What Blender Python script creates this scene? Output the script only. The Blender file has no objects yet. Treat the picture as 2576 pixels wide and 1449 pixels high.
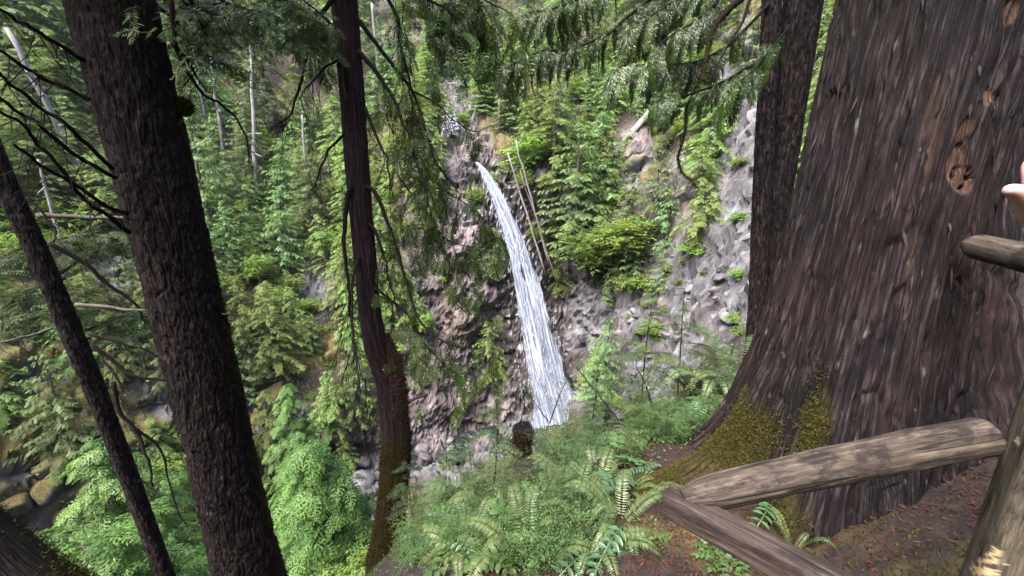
import bpy, math, random
import numpy as np
from mathutils import Vector

PI = math.pi
R_ = math.radians
sc = bpy.context.scene
COL = sc.collection

# ------------------------------------------------------------------ camera, sky, sun, exposure
HAZE = .00010
CAMZ, FPX, PITCH = 1.65, 1000.0, R_(14.0)          # pixel grid of 2576 x 1449
cam_d = bpy.data.cameras.new('camera')
cam_d.sensor_width = 36.0
cam_d.lens = 36.0 * FPX / 2576.0
cam_d.clip_start = 0.05
cam_d.clip_end = 600.0
cam = bpy.data.objects.new('camera', cam_d)
COL.objects.link(cam)
cam.location = (0, 0, CAMZ)
cam.rotation_euler = (R_(90) - PITCH, 0, 0)
sc.camera = cam

SUN_EL, SUN_AZ = R_(57), R_(-138)                     # azimuth clockwise from +Y
world = bpy.data.worlds.new('World')
sc.world = world
world.use_nodes = True
wn, wl = world.node_tree.nodes, world.node_tree.links
bg = wn['Background']
sky = wn.new('ShaderNodeTexSky')
sky.sky_type = 'NISHITA'
sky.sun_disc = False
sky.sun_elevation = SUN_EL
sky.sun_rotation = SUN_AZ
sky.air_density = 1.0
sky.dust_density = 3.0
wl.new(sky.outputs[0], bg.inputs['Color'])
bg.inputs['Strength'].default_value = 0.15
sun_d = bpy.data.lights.new('sun', 'SUN')
sun_d.energy = 2.7
sun_d.angle = R_(40)
sun_d.color = (1.0, 0.96, 0.9)
sun = bpy.data.objects.new('sun', sun_d)
COL.objects.link(sun)
sdir = Vector((math.sin(SUN_AZ) * math.cos(SUN_EL), math.cos(SUN_AZ) * math.cos(SUN_EL), math.sin(SUN_EL)))
sun.rotation_euler = sdir.to_track_quat('Z', 'Y').to_euler()
vs = sc.view_settings
vs.view_transform = 'Standard'
vs.look = 'None'
vs.exposure = 2.62
vs.gamma = 1.0
vs.use_curve_mapping = False
cy = sc.cycles
cy.use_denoising = True
cy.max_bounces = 5
cy.diffuse_bounces = 3
cy.glossy_bounces = 2
cy.transmission_bounces = 3
cy.transparent_max_bounces = 8
cy.caustics_reflective = False
cy.caustics_refractive = False

# ------------------------------------------------------------------ helpers: noise, projection, meshes
rng = np.random.default_rng(7)
random.seed(7)

def hsh(ix, iy, iz, seed):
    h = (ix.astype(np.int64) * 374761393 + iy.astype(np.int64) * 668265263 + iz.astype(np.int64) * 2147483647 + seed * 974711) & 0xFFFFFFFF
    h = ((h ^ (h >> 13)) * 1274126177) & 0xFFFFFFFF
    h = ((h ^ (h >> 16)) * 2246822519) & 0xFFFFFFFF
    return ((h ^ (h >> 15)) & 0xFFFFFF) / float(0xFFFFFF)

def vnoise(p, seed=0):
    p = np.asarray(p, float)
    i = np.floor(p).astype(np.int64)
    f = p - i
    f = f * f * f * (f * (f * 6 - 15) + 10)
    x, y, z = i[..., 0], i[..., 1], i[..., 2]
    fx, fy, fz = f[..., 0], f[..., 1], f[..., 2]
    def L(a, b, t): return a + (b - a) * t
    c = [[[hsh(x + a, y + b, z + d, seed) for d in (0, 1)] for b in (0, 1)] for a in (0, 1)]
    v = L(L(L(c[0][0][0], c[0][0][1], fz), L(c[0][1][0], c[0][1][1], fz), fy),
          L(L(c[1][0][0], c[1][0][1], fz), L(c[1][1][0], c[1][1][1], fz), fy), fx)
    return v * 2 - 1

def fbm(p, octv=4, seed=0, gain=0.5):
    a, s, out = 1.0, 0.0, 0.0
    p = np.asarray(p, float)
    for o in range(octv):
        out = out + a * vnoise(p, seed + o * 17)
        s += a
        a *= gain
        p = p * 2.03 + 11.3
    return out / s

def cells(p, seed=0):
    """angular fractured blocks: offset and tilt per Voronoi cell; returns (height, F2-F1)"""
    p = np.asarray(p, float)
    i = np.floor(p).astype(np.int64)
    best = np.full(p.shape[:-1], 9.0)
    sec = np.full(p.shape[:-1], 9.0)
    hh = np.zeros(p.shape[:-1])
    for a in (-1, 0, 1):
        for b in (-1, 0, 1):
            for c in (-1, 0, 1):
                q = i + np.array([a, b, c])
                j = np.stack([hsh(q[..., 0], q[..., 1], q[..., 2], seed + k) for k in range(3)], -1)
                d = p - (q + j)
                dd = np.sqrt((d ** 2).sum(-1))
                t = np.stack([hsh(q[..., 0], q[..., 1], q[..., 2], seed + 5 + k) - .5 for k in range(3)], -1)
                h = hsh(q[..., 0], q[..., 1], q[..., 2], seed + 9) - .5 + (d * t).sum(-1) * 1.2
                m = dd < best
                sec = np.where(m, best, np.minimum(sec, dd))
                hh = np.where(m, h, hh)
                best = np.where(m, dd, best)
    return hh, sec - best

CP, SP = math.cos(PITCH), math.sin(PITCH)

def ray(px, py):
    u, v = (px - 1288.0) / FPX, (py - 724.5) / FPX
    return np.array([u, CP - v * SP, -SP - v * CP])

def P(px, py, Z):
    """point seen at pixel (px, py) at depth Z along the view axis"""
    return np.array([0, 0, CAMZ]) + ray(px, py) * Z

def PR(px, py, r):
    """point seen at pixel (px, py) at horizontal distance r"""
    d = ray(px, py)
    return np.array([0, 0, CAMZ]) + d * (r / math.hypot(d[0], d[1]))

def proj(p):
    p = np.asarray(p, float)
    x, y, z = p[..., 0], p[..., 1], p[..., 2] - CAMZ
    f = y * CP - z * SP
    u = y * SP + z * CP
    f = np.where(f < 0.05, 0.05, f)
    return 1288 + FPX * x / f, 724.5 - FPX * u / f, f

def nrm(v):
    v = np.asarray(v, float)
    return v / np.maximum(np.linalg.norm(v, axis=-1, keepdims=True), 1e-9)

def new_mesh(name, verts, quads=None, tris=None, smooth=False, attrs=None):
    me = bpy.data.meshes.new(name)
    verts = np.asarray(verts, np.float32).reshape(-1, 3)
    nq = 0 if quads is None else len(quads)
    nt = 0 if tris is None else len(tris)
    me.vertices.add(len(verts))
    me.vertices.foreach_set('co', verts.ravel())
    li = []
    if nq: li.append(np.asarray(quads, np.int32).ravel())
    if nt: li.append(np.asarray(tris, np.int32).ravel())
    li = np.concatenate(li)
    me.loops.add(len(li))
    me.loops.foreach_set('vertex_index', li)
    me.polygons.add(nq + nt)
    me.polygons.foreach_set('loop_start', np.concatenate([np.arange(nq) * 4, nq * 4 + np.arange(nt) * 3]).astype(np.int32))
    if smooth:
        me.polygons.foreach_set('use_smooth', np.ones(nq + nt, bool))
    me.update(calc_edges=True)
    for k, a in (attrs or {}).items():
        a = np.asarray(a, np.float32)
        if a.ndim == 2 and a.shape[1] == 3:
            at = me.attributes.new(k, 'FLOAT_VECTOR', 'POINT')
            at.data.foreach_set('vector', a.ravel())
        else:
            at = me.attributes.new(k, 'FLOAT', 'POINT')
            at.data.foreach_set('value', a.ravel())
    return me

def leafmesh(name, Q, tint=None):
    Q = np.asarray(Q, np.float32).reshape(-1, 4, 3)
    n = len(Q)
    if tint is None:
        tint = rng.random(n)
    return new_mesh(name, Q.reshape(-1, 3), np.arange(n * 4).reshape(-1, 4), attrs={'tint': np.repeat(tint, 4)})

def obj(name, me, mat=None, parent=None, loc=None, rot=None, scale=None, **props):
    o = bpy.data.objects.new(name, me)
    COL.objects.link(o)
    if mat is not None and me is not None and not me.materials:
        me.materials.append(mat)
    if parent is not None: o.parent = parent
    if loc is not None: o.location = loc
    if rot is not None: o.rotation_euler = rot
    if scale is not None: o.scale = scale if hasattr(scale, '__len__') else (scale,) * 3
    for k, v in props.items(): o[k] = v
    return o

def thing(name, label, cat, loc=(0, 0, 0), group=None, rot=None, scale=None):
    o = obj(name, None, None, None, loc, rot, scale, label=label, category=cat)
    if group: o['group'] = group
    return o

def tag(o, label, cat, group=None):
    o['label'] = label
    o['category'] = cat
    if group: o['group'] = group
    return o

def resample(path, n):
    path = np.asarray(path, float)
    if len(path) > 2:                                  # Catmull-Rom first
        pp = np.vstack([2 * path[0] - path[1], path, 2 * path[-1] - path[-2]])
        out = []
        for k in range(1, len(pp) - 2):
            t = np.linspace(0, 1, 8, endpoint=False)[:, None]
            a, b, c, d = pp[k - 1], pp[k], pp[k + 1], pp[k + 2]
            out.append(.5 * ((2 * b) + (c - a) * t + (2 * a - 5 * b + 4 * c - d) * t * t + (3 * b - a - 3 * c + d) * t ** 3))
        path = np.vstack(out + [pp[-2:-1]])
    s = np.concatenate([[0], np.cumsum(np.linalg.norm(np.diff(path, axis=0), axis=1))])
    t = np.linspace(0, s[-1], n)
    return np.stack([np.interp(t, s, path[:, k]) for k in range(path.shape[1])], -1)

class MB:
    def __init__(s):
        s.v, s.q, s.t, s.bc, s.n = [], [], [], [], 0
    def add(s, v, q=None, t=None, bc=None):
        v = np.asarray(v, float).reshape(-1, 3)
        if q is not None and len(q): s.q.append(np.asarray(q) + s.n)
        if t is not None and len(t): s.t.append(np.asarray(t) + s.n)
        s.v.append(v)
        s.bc.append(np.zeros((len(v), 3)) if bc is None else bc)
        s.n += len(v)
    def tube(s, path, rad, sides=8, cap=True, wob=0.0, seed=0):
        path = np.asarray(path, float)
        n = len(path)
        rad = np.interp(np.linspace(0, 1, n), np.linspace(0, 1, len(np.atleast_1d(rad))), np.atleast_1d(rad))
        tan = nrm(np.gradient(path, axis=0))
        ref = np.array([0, 0, 1.0]) if abs(tan[0][2]) < .9 else np.array([1.0, 0, 0])
        a = nrm(np.cross(tan, ref)); b = np.cross(tan, a)
        th = np.linspace(0, 2 * PI, sides, endpoint=False)
        rr = rad[:, None] * np.ones(sides)
        ln = np.concatenate([[0], np.cumsum(np.linalg.norm(np.diff(path, axis=0), axis=1))])
        if wob:
            q = np.stack(np.broadcast_arrays(np.cos(th)[None] * 1.5, np.sin(th)[None] * 1.5, (ln / max(rad.mean(), 1e-4))[:, None] * .35), -1)
            rr = rr * (1 + wob * fbm(q, 3, seed))
        v = path[:, None] + rr[..., None] * (np.cos(th)[None, :, None] * a[:, None] + np.sin(th)[None, :, None] * b[:, None])
        i = np.arange(n - 1)[:, None] * sides; j = np.arange(sides)[None]
        j2 = (j + 1) % sides
        q = np.stack([i + j, i + j2, i + sides + j2, i + sides + j], -1).reshape(-1, 4)
        bc = np.stack(np.broadcast_arrays((np.abs(th - PI) * rad.mean())[None], ln[:, None], np.full((1, 1), seed * 3.7)), -1).reshape(-1, 3)
        t = None
        vv = v.reshape(-1, 3)
        if cap:
            c0, c1 = len(vv), len(vv) + 1
            vv = np.vstack([vv, path[:1], path[-1:]])
            bc = np.vstack([bc, bc[:1], bc[-1:]])
            jj = np.arange(sides); k2 = (jj + 1) % sides
            t = np.vstack([np.stack([np.full(sides, c0), k2, jj], -1), np.stack([np.full(sides, c1), (n - 1) * sides + jj, (n - 1) * sides + k2], -1)])
        s.add(vv, q, t, bc)
    def build(s, name, smooth=True):
        me = new_mesh(name, np.vstack(s.v), np.vstack(s.q) if s.q else None, np.vstack(s.t) if s.t else None, smooth, {'bc': np.vstack(s.bc)})
        if smooth and s.t:                                # cut ends stay flat
            nq, nt = sum(map(len, s.q)), sum(map(len, s.t))
            me.polygons.foreach_set('use_smooth', np.concatenate([np.ones(nq, bool), np.zeros(nt, bool)]))
        return me

def tube_mesh(name, path, rad, sides=8, wob=0.0, seed=0, n=None):
    m = MB()
    m.tube(resample(path, n) if n else path, rad, sides, True, wob, seed)
    return m.build(name)

def diamonds(base, d, nn, L, W, mid=.45, bend=0.0):
    """leaf-shaped quads: base point, direction, surface normal, length, width"""
    base, d, nn = np.asarray(base, float), nrm(d), np.asarray(nn, float)
    s = nrm(np.cross(d, nn))
    L = np.broadcast_to(np.asarray(L, float), base.shape[:-1])[..., None]
    W = np.broadcast_to(np.asarray(W, float), base.shape[:-1])[..., None]
    m = base + d * L * mid
    up = nrm(np.cross(s, d))
    return np.stack([base, m + s * W * .5 + up * L * bend, base + d * L, m - s * W * .5 + up * L * bend], -2)

def place(tpl, X, Y, Z, pos, scale):
    """copies template quads (Q,4,3) with axes X,Y,Z (M,3), positions and scales"""
    M = np.stack([X, Y, Z], 1)
    out = np.einsum('qkj,mji->mqki', tpl, M) * np.asarray(scale)[:, None, None, None] + np.asarray(pos)[:, None, None, :]
    return out.reshape(-1, 4, 3)

def frame(fwd, up):
    X = nrm(fwd)
    Y = nrm(np.cross(up, X))
    return X, Y, np.cross(X, Y)

# ------------------------------------------------------------------ materials
def mat_new(name):
    m = bpy.data.materials.new(name)
    m.use_nodes = True
    nt = m.node_tree
    return m, nt.nodes, nt.links, nt.nodes['Principled BSDF']

def N(nodes, typ, **kw):
    n = nodes.new(typ)
    for k, v in kw.items():
        if k in n.inputs.keys(): n.inputs[k].default_value = v
        else: setattr(n, k, v)
    return n

def ramp(nodes, stops):
    r = nodes.new('ShaderNodeValToRGB')
    e = r.color_ramp.elements
    while len(e) < len(stops): e.new(.5)
    for k, (p, c) in enumerate(stops):
        e[k].position = p
        e[k].color = (*c, 1)
    return r

def mixc(nodes, links, fac, a, b, blend='MIX'):
    m = nodes.new('ShaderNodeMix')
    m.data_type = 'RGBA'
    m.blend_type = blend
    for sock, val in ((m.inputs[0], fac), (m.inputs[6], a), (m.inputs[7], b)):
        if isinstance(val, bpy.types.NodeSocket): links.new(val, sock)
        elif isinstance(val, (int, float)): sock.default_value = val
        else: sock.default_value = (*val, 1)
    return m.outputs[2]

def math_n(nodes, links, op, a, b=0.0, clamp=False):
    m = nodes.new('ShaderNodeMath')
    m.operation = op
    m.use_clamp = clamp
    for sock, val in ((m.inputs[0], a), (m.inputs[1], b)):
        if isinstance(val, bpy.types.NodeSocket): links.new(val, sock)
        else: sock.default_value = val
    return m.outputs[0]

def attr(nodes, name, fac=True):
    a = nodes.new('ShaderNodeAttribute')
    a.attribute_name = name
    return a.outputs['Fac'] if fac else a.outputs['Vector']

def noise(nodes, links, vec, scale, detail=6, rough=.6, stretch=None, dist=0.0):
    if stretch is not None:
        mp = nodes.new('ShaderNodeMapping')
        mp.inputs['Scale'].default_value = stretch
        links.new(vec, mp.inputs['Vector'])
        vec = mp.outputs[0]
    n = N(nodes, 'ShaderNodeTexNoise', Scale=scale, Detail=detail, Roughness=rough, Distortion=dist)
    links.new(vec, n.inputs['Vector'])
    return n.outputs['Fac']

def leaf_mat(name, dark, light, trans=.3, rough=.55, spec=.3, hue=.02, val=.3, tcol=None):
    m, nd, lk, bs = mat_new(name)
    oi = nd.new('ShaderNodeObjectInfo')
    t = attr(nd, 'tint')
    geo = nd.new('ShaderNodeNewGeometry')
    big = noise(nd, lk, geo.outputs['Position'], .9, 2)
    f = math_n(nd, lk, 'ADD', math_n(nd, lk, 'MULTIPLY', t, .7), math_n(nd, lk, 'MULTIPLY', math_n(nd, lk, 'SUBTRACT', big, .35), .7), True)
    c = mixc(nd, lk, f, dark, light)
    hs = nd.new('ShaderNodeHueSaturation')
    lk.new(math_n(nd, lk, 'MULTIPLY_ADD', oi.outputs['Random'], hue * 2), hs.inputs['Hue'])
    hs.inputs['Hue'].links[0].from_node.inputs[2].default_value = .5 - hue
    lk.new(math_n(nd, lk, 'MULTIPLY_ADD', oi.outputs['Random'], val * 2), hs.inputs['Value'])
    hs.inputs['Value'].links[0].from_node.inputs[2].default_value = 1 - val
    lk.new(c, hs.inputs['Color'])
    lk.new(hs.outputs[0], bs.inputs['Base Color'])
    bs.inputs['Roughness'].default_value = rough
    bs.inputs['Specular IOR Level'].default_value = spec
    tr = nd.new('ShaderNodeBsdfTranslucent')
    tc = mixc(nd, lk, 1.0, hs.outputs[0], (1.0, 1.1, .55), 'MULTIPLY')
    lk.new(tc, tr.inputs['Color'])
    mx = nd.new('ShaderNodeMixShader')
    mx.inputs[0].default_value = trans
    lk.new(bs.outputs[0], mx.inputs[1])
    lk.new(tr.outputs[0], mx.inputs[2])
    lk.new(mx.outputs[0], nd['Material Output'].inputs['Surface'])
    return m

def bark_mat(name, cdark, cmid, clight, red, st=(14, 1.6, 1), bump=.6, lichen=.5, vor=False, moss=None):
    m, nd, lk, bs = mat_new(name)
    bc = attr(nd, 'bc', False)
    n1 = noise(nd, lk, bc, 2.2, 9, .70, st, .1)
    n2 = noise(nd, lk, bc, 7.0, 7, .75, (st[0], st[1] * 1.6, 1))
    r1 = ramp(nd, [(.36, cdark), (.50, cmid), (.68, clight)])
    lk.new(n1, r1.inputs[0])
    c = r1.outputs[0]
    big = noise(nd, lk, bc, 1.1, 3, .5, (1, .45, 1))
    rr = ramp(nd, [(.5, (0, 0, 0)), (.68, (1, 1, 1))])
    lk.new(big, rr.inputs[0])
    c = mixc(nd, lk, math_n(nd, lk, 'MULTIPLY', rr.outputs[0], .55), c, red)
    fine = ramp(nd, [(.38, (.28, .26, .28)), (.62, (1.4, 1.35, 1.35))])
    lk.new(n2, fine.inputs[0])
    c = mixc(nd, lk, .75, c, fine.outputs[0], 'MULTIPLY')
    fz = noise(nd, lk, bc, 1.0, 3, .55, (st[0] * 1.9, st[1] * .75, 1), .15)
    fr_ = ramp(nd, [(.42, (1, 1, 1)), (.485, (.16, .14, .15)), (.50, (.16, .14, .15)), (.56, (1, 1, 1))])
    lk.new(fz, fr_.inputs[0])
    c = mixc(nd, lk, .8, c, fr_.outputs[0], 'MULTIPLY')
    ln = noise(nd, lk, bc, 7.0, 4, .6, (1.5, .5, 1))
    lr = ramp(nd, [(.66, (0, 0, 0)), (.72, (1, 1, 1))])
    lk.new(ln, lr.inputs[0])
    c = mixc(nd, lk, math_n(nd, lk, 'MULTIPLY', lr.outputs[0], lichen), c, (.20, .20, .195))
    if vor:
        mp = nd.new('ShaderNodeMapping')
        mp.inputs['Scale'].default_value = (26, 11, 1)
        lk.new(bc, mp.inputs['Vector'])
        v = N(nd, 'ShaderNodeTexVoronoi', Scale=1.0, Randomness=1.0)
        lk.new(mp.outputs[0], v.inputs['Vector'])
        vr = ramp(nd, [(.0, (.55, .5, .5)), (.45, (1.0, .95, .95)), (.75, (.3, .28, .3))])
        lk.new(v.outputs['Distance'], vr.inputs[0])
        c = mixc(nd, lk, .6, c, vr.outputs[0], 'MULTIPLY')
    ms = attr(nd, 'moss')
    geo = nd.new('ShaderNodeNewGeometry')
    mn = noise(nd, lk, geo.outputs['Position'], 30, 5)
    mr = ramp(nd, [(.3, (.009, .007, .0025)), (.55, (.030, .023, .006)), (.75, (.075, .058, .017))])
    lk.new(mn, mr.inputs[0])
    c = mixc(nd, lk, ms, c, mr.outputs[0])
    sr = attr(nd, 'scar')
    sn = noise(nd, lk, bc, 3.0, 6, .6, (9, 1.2, 1))
    sr_c = ramp(nd, [(.3, (.028, .015, .011)), (.55, (.075, .042, .029)), (.75, (.13, .082, .058))])
    lk.new(sn, sr_c.inputs[0])
    c = mixc(nd, lk, sr, c, sr_c.outputs[0])
    lk.new(c, bs.inputs['Base Color'])
    bs.inputs['Roughness'].default_value = .85
    bs.inputs['Specular IOR Level'].default_value = .2
    bp = N(nd, 'ShaderNodeBump', Strength=bump, Distance=.02)
    lk.new(math_n(nd, lk, 'ADD', math_n(nd, lk, 'ADD', n1, math_n(nd, lk, 'MULTIPLY', n2, .6)), fr_.outputs[0]), bp.inputs['Height'])
    lk.new(bp.outputs[0], bs.inputs['Normal'])
    return m

def rock_nodes(nd, lk, pos):
    n1 = noise(nd, lk, pos, .55, 10, .68, (1, 1, .6), .6)
    r1 = ramp(nd, [(.30, (.018, .016, .018)), (.47, (.060, .056, .060)), (.60, (.120, .114, .120)), (.78, (.24, .232, .240))])
    lk.new(n1, r1.inputs[0])
    n2 = noise(nd, lk, pos, .16, 5, .6)
    r2 = ramp(nd, [(.45, (.96, .98, 1.06)), (.68, (1.06, .88, .80))])
    lk.new(n2, r2.inputs[0])
    c = mixc(nd, lk, .85, r1.outputs[0], r2.outputs[0], 'MULTIPLY')
    v = N(nd, 'ShaderNodeTexVoronoi', Scale=1.6, Randomness=1.0)
    v.feature = 'DISTANCE_TO_EDGE'
    mp = nd.new('ShaderNodeMapping')
    mp.inputs['Rotation'].default_value = (.5, .3, .2)
    mp.inputs['Scale'].default_value = (1, 1, 1.8)
    lk.new(pos, mp.inputs['Vector'])
    dn = N(nd, 'ShaderNodeTexNoise', Scale=1.2, Detail=4)
    lk.new(pos, dn.inputs['Vector'])
    va = nd.new('ShaderNodeVectorMath'); va.operation = 'MULTIPLY_ADD'
    lk.new(dn.outputs['Color'], va.inputs[0]); va.inputs[1].default_value = (.9, .9, .9)
    lk.new(mp.outputs[0], va.inputs[2])
    lk.new(va.outputs[0], v.inputs['Vector'])
    cr = ramp(nd, [(.0, (.16, .14, .15)), (.05, (1, 1, 1))])
    lk.new(v.outputs['Distance'], cr.inputs[0])
    c = mixc(nd, lk, .6, c, cr.outputs[0], 'MULTIPLY')
    return c, n1

def M_rock(name='rock'):
    m, nd, lk, bs = mat_new(name)
    tc = nd.new('ShaderNodeNewGeometry')
    c, h = rock_nodes(nd, lk, tc.outputs['Position'])
    lk.new(c, bs.inputs['Base Color'])
    bs.inputs['Roughness'].default_value = .75
    bp = N(nd, 'ShaderNodeBump', Strength=.7, Distance=.25)
    lk.new(h, bp.inputs['Height'])
    lk.new(bp.outputs[0], bs.inputs['Normal'])
    return m

def M_mossy_rock():
    m = M_rock('mossy_rock')
    nd, lk, bs = m.node_tree.nodes, m.node_tree.links, m.node_tree.nodes['Principled BSDF']
    src = bs.inputs['Base Color'].links[0].from_socket
    geo = nd.new('ShaderNodeNewGeometry')
    sx = nd.new('ShaderNodeSeparateXYZ')
    lk.new(geo.outputs['Normal'], sx.inputs[0])
    n1 = noise(nd, lk, geo.outputs['Position'], 1.4, 6, .65)
    f = math_n(nd, lk, 'ADD', math_n(nd, lk, 'MULTIPLY', sx.outputs[2], .5), n1)
    fr = ramp(nd, [(.55, (0, 0, 0)), (.75, (1, 1, 1))])
    lk.new(f, fr.inputs[0])
    n2 = noise(nd, lk, geo.outputs['Position'], 9, 5, .7)
    mr = ramp(nd, [(.35, (.03, .022, .006)), (.5, (.10, .07, .018)), (.7, (.16, .14, .035))])
    lk.new(n2, mr.inputs[0])
    lk.new(mixc(nd, lk, fr.outputs[0], src, mr.outputs[0]), bs.inputs['Base Color'])
    return m

def M_ground():
    m, nd, lk, bs = mat_new('forest_ground')
    geo = nd.new('ShaderNodeNewGeometry')
    pos = geo.outputs['Position']
    rc, rh = rock_nodes(nd, lk, pos)
    nA = noise(nd, lk, pos, 1.1, 8, .65)
    duff = ramp(nd, [(.3, (.005, .003, .0025)), (.5, (.015, .008, .0065)), (.72, (.038, .022, .016))])
    nF = noise(nd, lk, pos, 9.0, 8, .7)
    lk.new(nF, duff.inputs[0])
    mossc = ramp(nd, [(.3, (.035, .030, .008)), (.5, (.095, .078, .018)), (.66, (.15, .095, .025)), (.8, (.12, .125, .04))])
    lk.new(nA, mossc.inputs[0])
    fm = ramp(nd, [(.35, (.35, .35, .35)), (.65, (1.2, 1.2, 1.2))])
    lk.new(nF, fm.inputs[0])
    mc = mixc(nd, lk, .8, mossc.outputs[0], fm.outputs[0], 'MULTIPLY')
    c = mixc(nd, lk, attr(nd, 'moss'), duff.outputs[0], mc)
    rc = mixc(nd, lk, attr(nd, 'warm'), rc, mixc(nd, lk, 1.0, rc, (1.12, .97, .90), 'MULTIPLY'))
    c = mixc(nd, lk, attr(nd, 'rock'), c, rc)
    wet = attr(nd, 'wet')
    c = mixc(nd, lk, math_n(nd, lk, 'MULTIPLY', wet, .85), c, (.028, .022, .022))
    lk.new(c, bs.inputs['Base Color'])
    lk.new(math_n(nd, lk, 'MULTIPLY_ADD', wet, -.45), bs.inputs['Roughness'])
    bs.inputs['Roughness'].links[0].from_node.inputs[2].default_value = .85
    bp = N(nd, 'ShaderNodeBump', Strength=.6, Distance=.2)
    lk.new(rh, bp.inputs['Height'])
    lk.new(bp.outputs[0], bs.inputs['Normal'])
    return m

def M_wood(name, dark, mid, light, st=(9, .9, 1), stain=.5):
    m, nd, lk, bs = mat_new(name)
    bc = attr(nd, 'bc', False)
    n1 = noise(nd, lk, bc, 9.0, 10, .75, st, .2)
    r1 = ramp(nd, [(.34, dark), (.52, mid), (.70, light)])
    lk.new(n1, r1.inputs[0])
    n2 = noise(nd, lk, bc, 4.5, 9, .72, (2.4, 1, 1), .3)
    r2 = ramp(nd, [(.48, (1, 1, 1)), (.56, (.22, .19, .21))])
    lk.new(n2, r2.inputs[0])
    c = mixc(nd, lk, stain, r1.outputs[0], r2.outputs[0], 'MULTIPLY')
    n3 = noise(nd, lk, bc, 1.0, 2, .5, (38, .7, 1), 1.2)
    r3 = ramp(nd, [(.62, (1, 1, 1)), (.66, (.12, .1, .1))])
    lk.new(n3, r3.inputs[0])
    c = mixc(nd, lk, .8, c, r3.outputs[0], 'MULTIPLY')
    ch = attr(nd, 'chip')
    c = mixc(nd, lk, ch, c, (.36, .27, .16))
    lk.new(c, bs.inputs['Base Color'])
    bs.inputs['Roughness'].default_value = .8
    bs.inputs['Specular IOR Level'].default_value = .25
    bp = N(nd, 'ShaderNodeBump', Strength=.5, Distance=.008)
    lk.new(math_n(nd, lk, 'ADD', n1, r3.outputs[0]), bp.inputs['Height'])
    lk.new(bp.outputs[0], bs.inputs['Normal'])
    return m

def M_snag(name, a, b, c_):
    m, nd, lk, bs = mat_new(name)
    bc = attr(nd, 'bc', False)
    n1 = noise(nd, lk, bc, 2.5, 7, .7, (4, .6, 1))
    r = ramp(nd, [(.3, a), (.5, b), (.7, c_)])
    lk.new(n1, r.inputs[0])
    lk.new(r.outputs[0], bs.inputs['Base Color'])
    bs.inputs['Roughness'].default_value = .85
    return m

def M_water():
    m, nd, lk, bs = mat_new('falling_water')
    fl = attr(nd, 'flow', False)
    n1 = noise(nd, lk, fl, 1.0, 9, .68, (3.2, .13, 1), .15)
    n2 = noise(nd, lk, fl, 1.0, 5, .6, (12.0, .40, 1))
    r = ramp(nd, [(.36, (.07, .09, .14)), (.48, (.17, .195, .265)), (.62, (.42, .445, .51))])
    lk.new(n1, r.inputs[0])
    lk.new(r.outputs[0], bs.inputs['Base Color'])
    bs.inputs['Roughness'].default_value = .45
    bs.inputs['Subsurface Weight'].default_value = 0.0
    e = attr(nd, 'edge')
    a = math_n(nd, lk, 'ADD', math_n(nd, lk, 'MULTIPLY', n1, 1.1), math_n(nd, lk, 'MULTIPLY', n2, 1.0))
    a = math_n(nd, lk, 'ADD', a, e)
    ar = ramp(nd, [(.46, (0, 0, 0)), (.60, (1, 1, 1))])
    lk.new(math_n(nd, lk, 'MULTIPLY', a, .5), ar.inputs[0])
    lk.new(ar.outputs[0], bs.inputs['Alpha'])
    bp = N(nd, 'ShaderNodeBump', Strength=.8, Distance=.3)
    lk.new(n2, bp.inputs['Height'])
    lk.new(bp.outputs[0], bs.inputs['Normal'])
    return m

def M_stream():
    m, nd, lk, bs = mat_new('stream_water')
    geo = nd.new('ShaderNodeNewGeometry')
    n1 = noise(nd, lk, geo.outputs['Position'], 1.2, 6, .7)
    r = ramp(nd, [(.50, (.010, .013, .012)), (.62, (.04, .048, .048)), (.74, (.26, .28, .29))])
    lk.new(n1, r.inputs[0])
    lk.new(r.outputs[0], bs.inputs['Base Color'])
    bs.inputs['Roughness'].default_value = .15
    bp = N(nd, 'ShaderNodeBump', Strength=.5, Distance=.1)
    lk.new(n1, bp.inputs['Height'])
    lk.new(bp.outputs[0], bs.inputs['Normal'])
    return m

def M_plain(name, col, rough=.6, spec=.3, sss=0):
    m, nd, lk, bs = mat_new(name)
    geo = nd.new('ShaderNodeNewGeometry')
    n1 = noise(nd, lk, geo.outputs['Position'], 60, 4)
    r = ramp(nd, [(.3, tuple(c * .8 for c in col)), (.7, tuple(min(1, c * 1.15) for c in col))])
    lk.new(n1, r.inputs[0])
    lk.new(r.outputs[0], bs.inputs['Base Color'])
    bs.inputs['Roughness'].default_value = rough
    bs.inputs['Specular IOR Level'].default_value = spec
    bs.inputs['Subsurface Weight'].default_value = sss
    bs.inputs['Subsurface Radius'].default_value = (.01, .004, .002)
    return m

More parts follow.
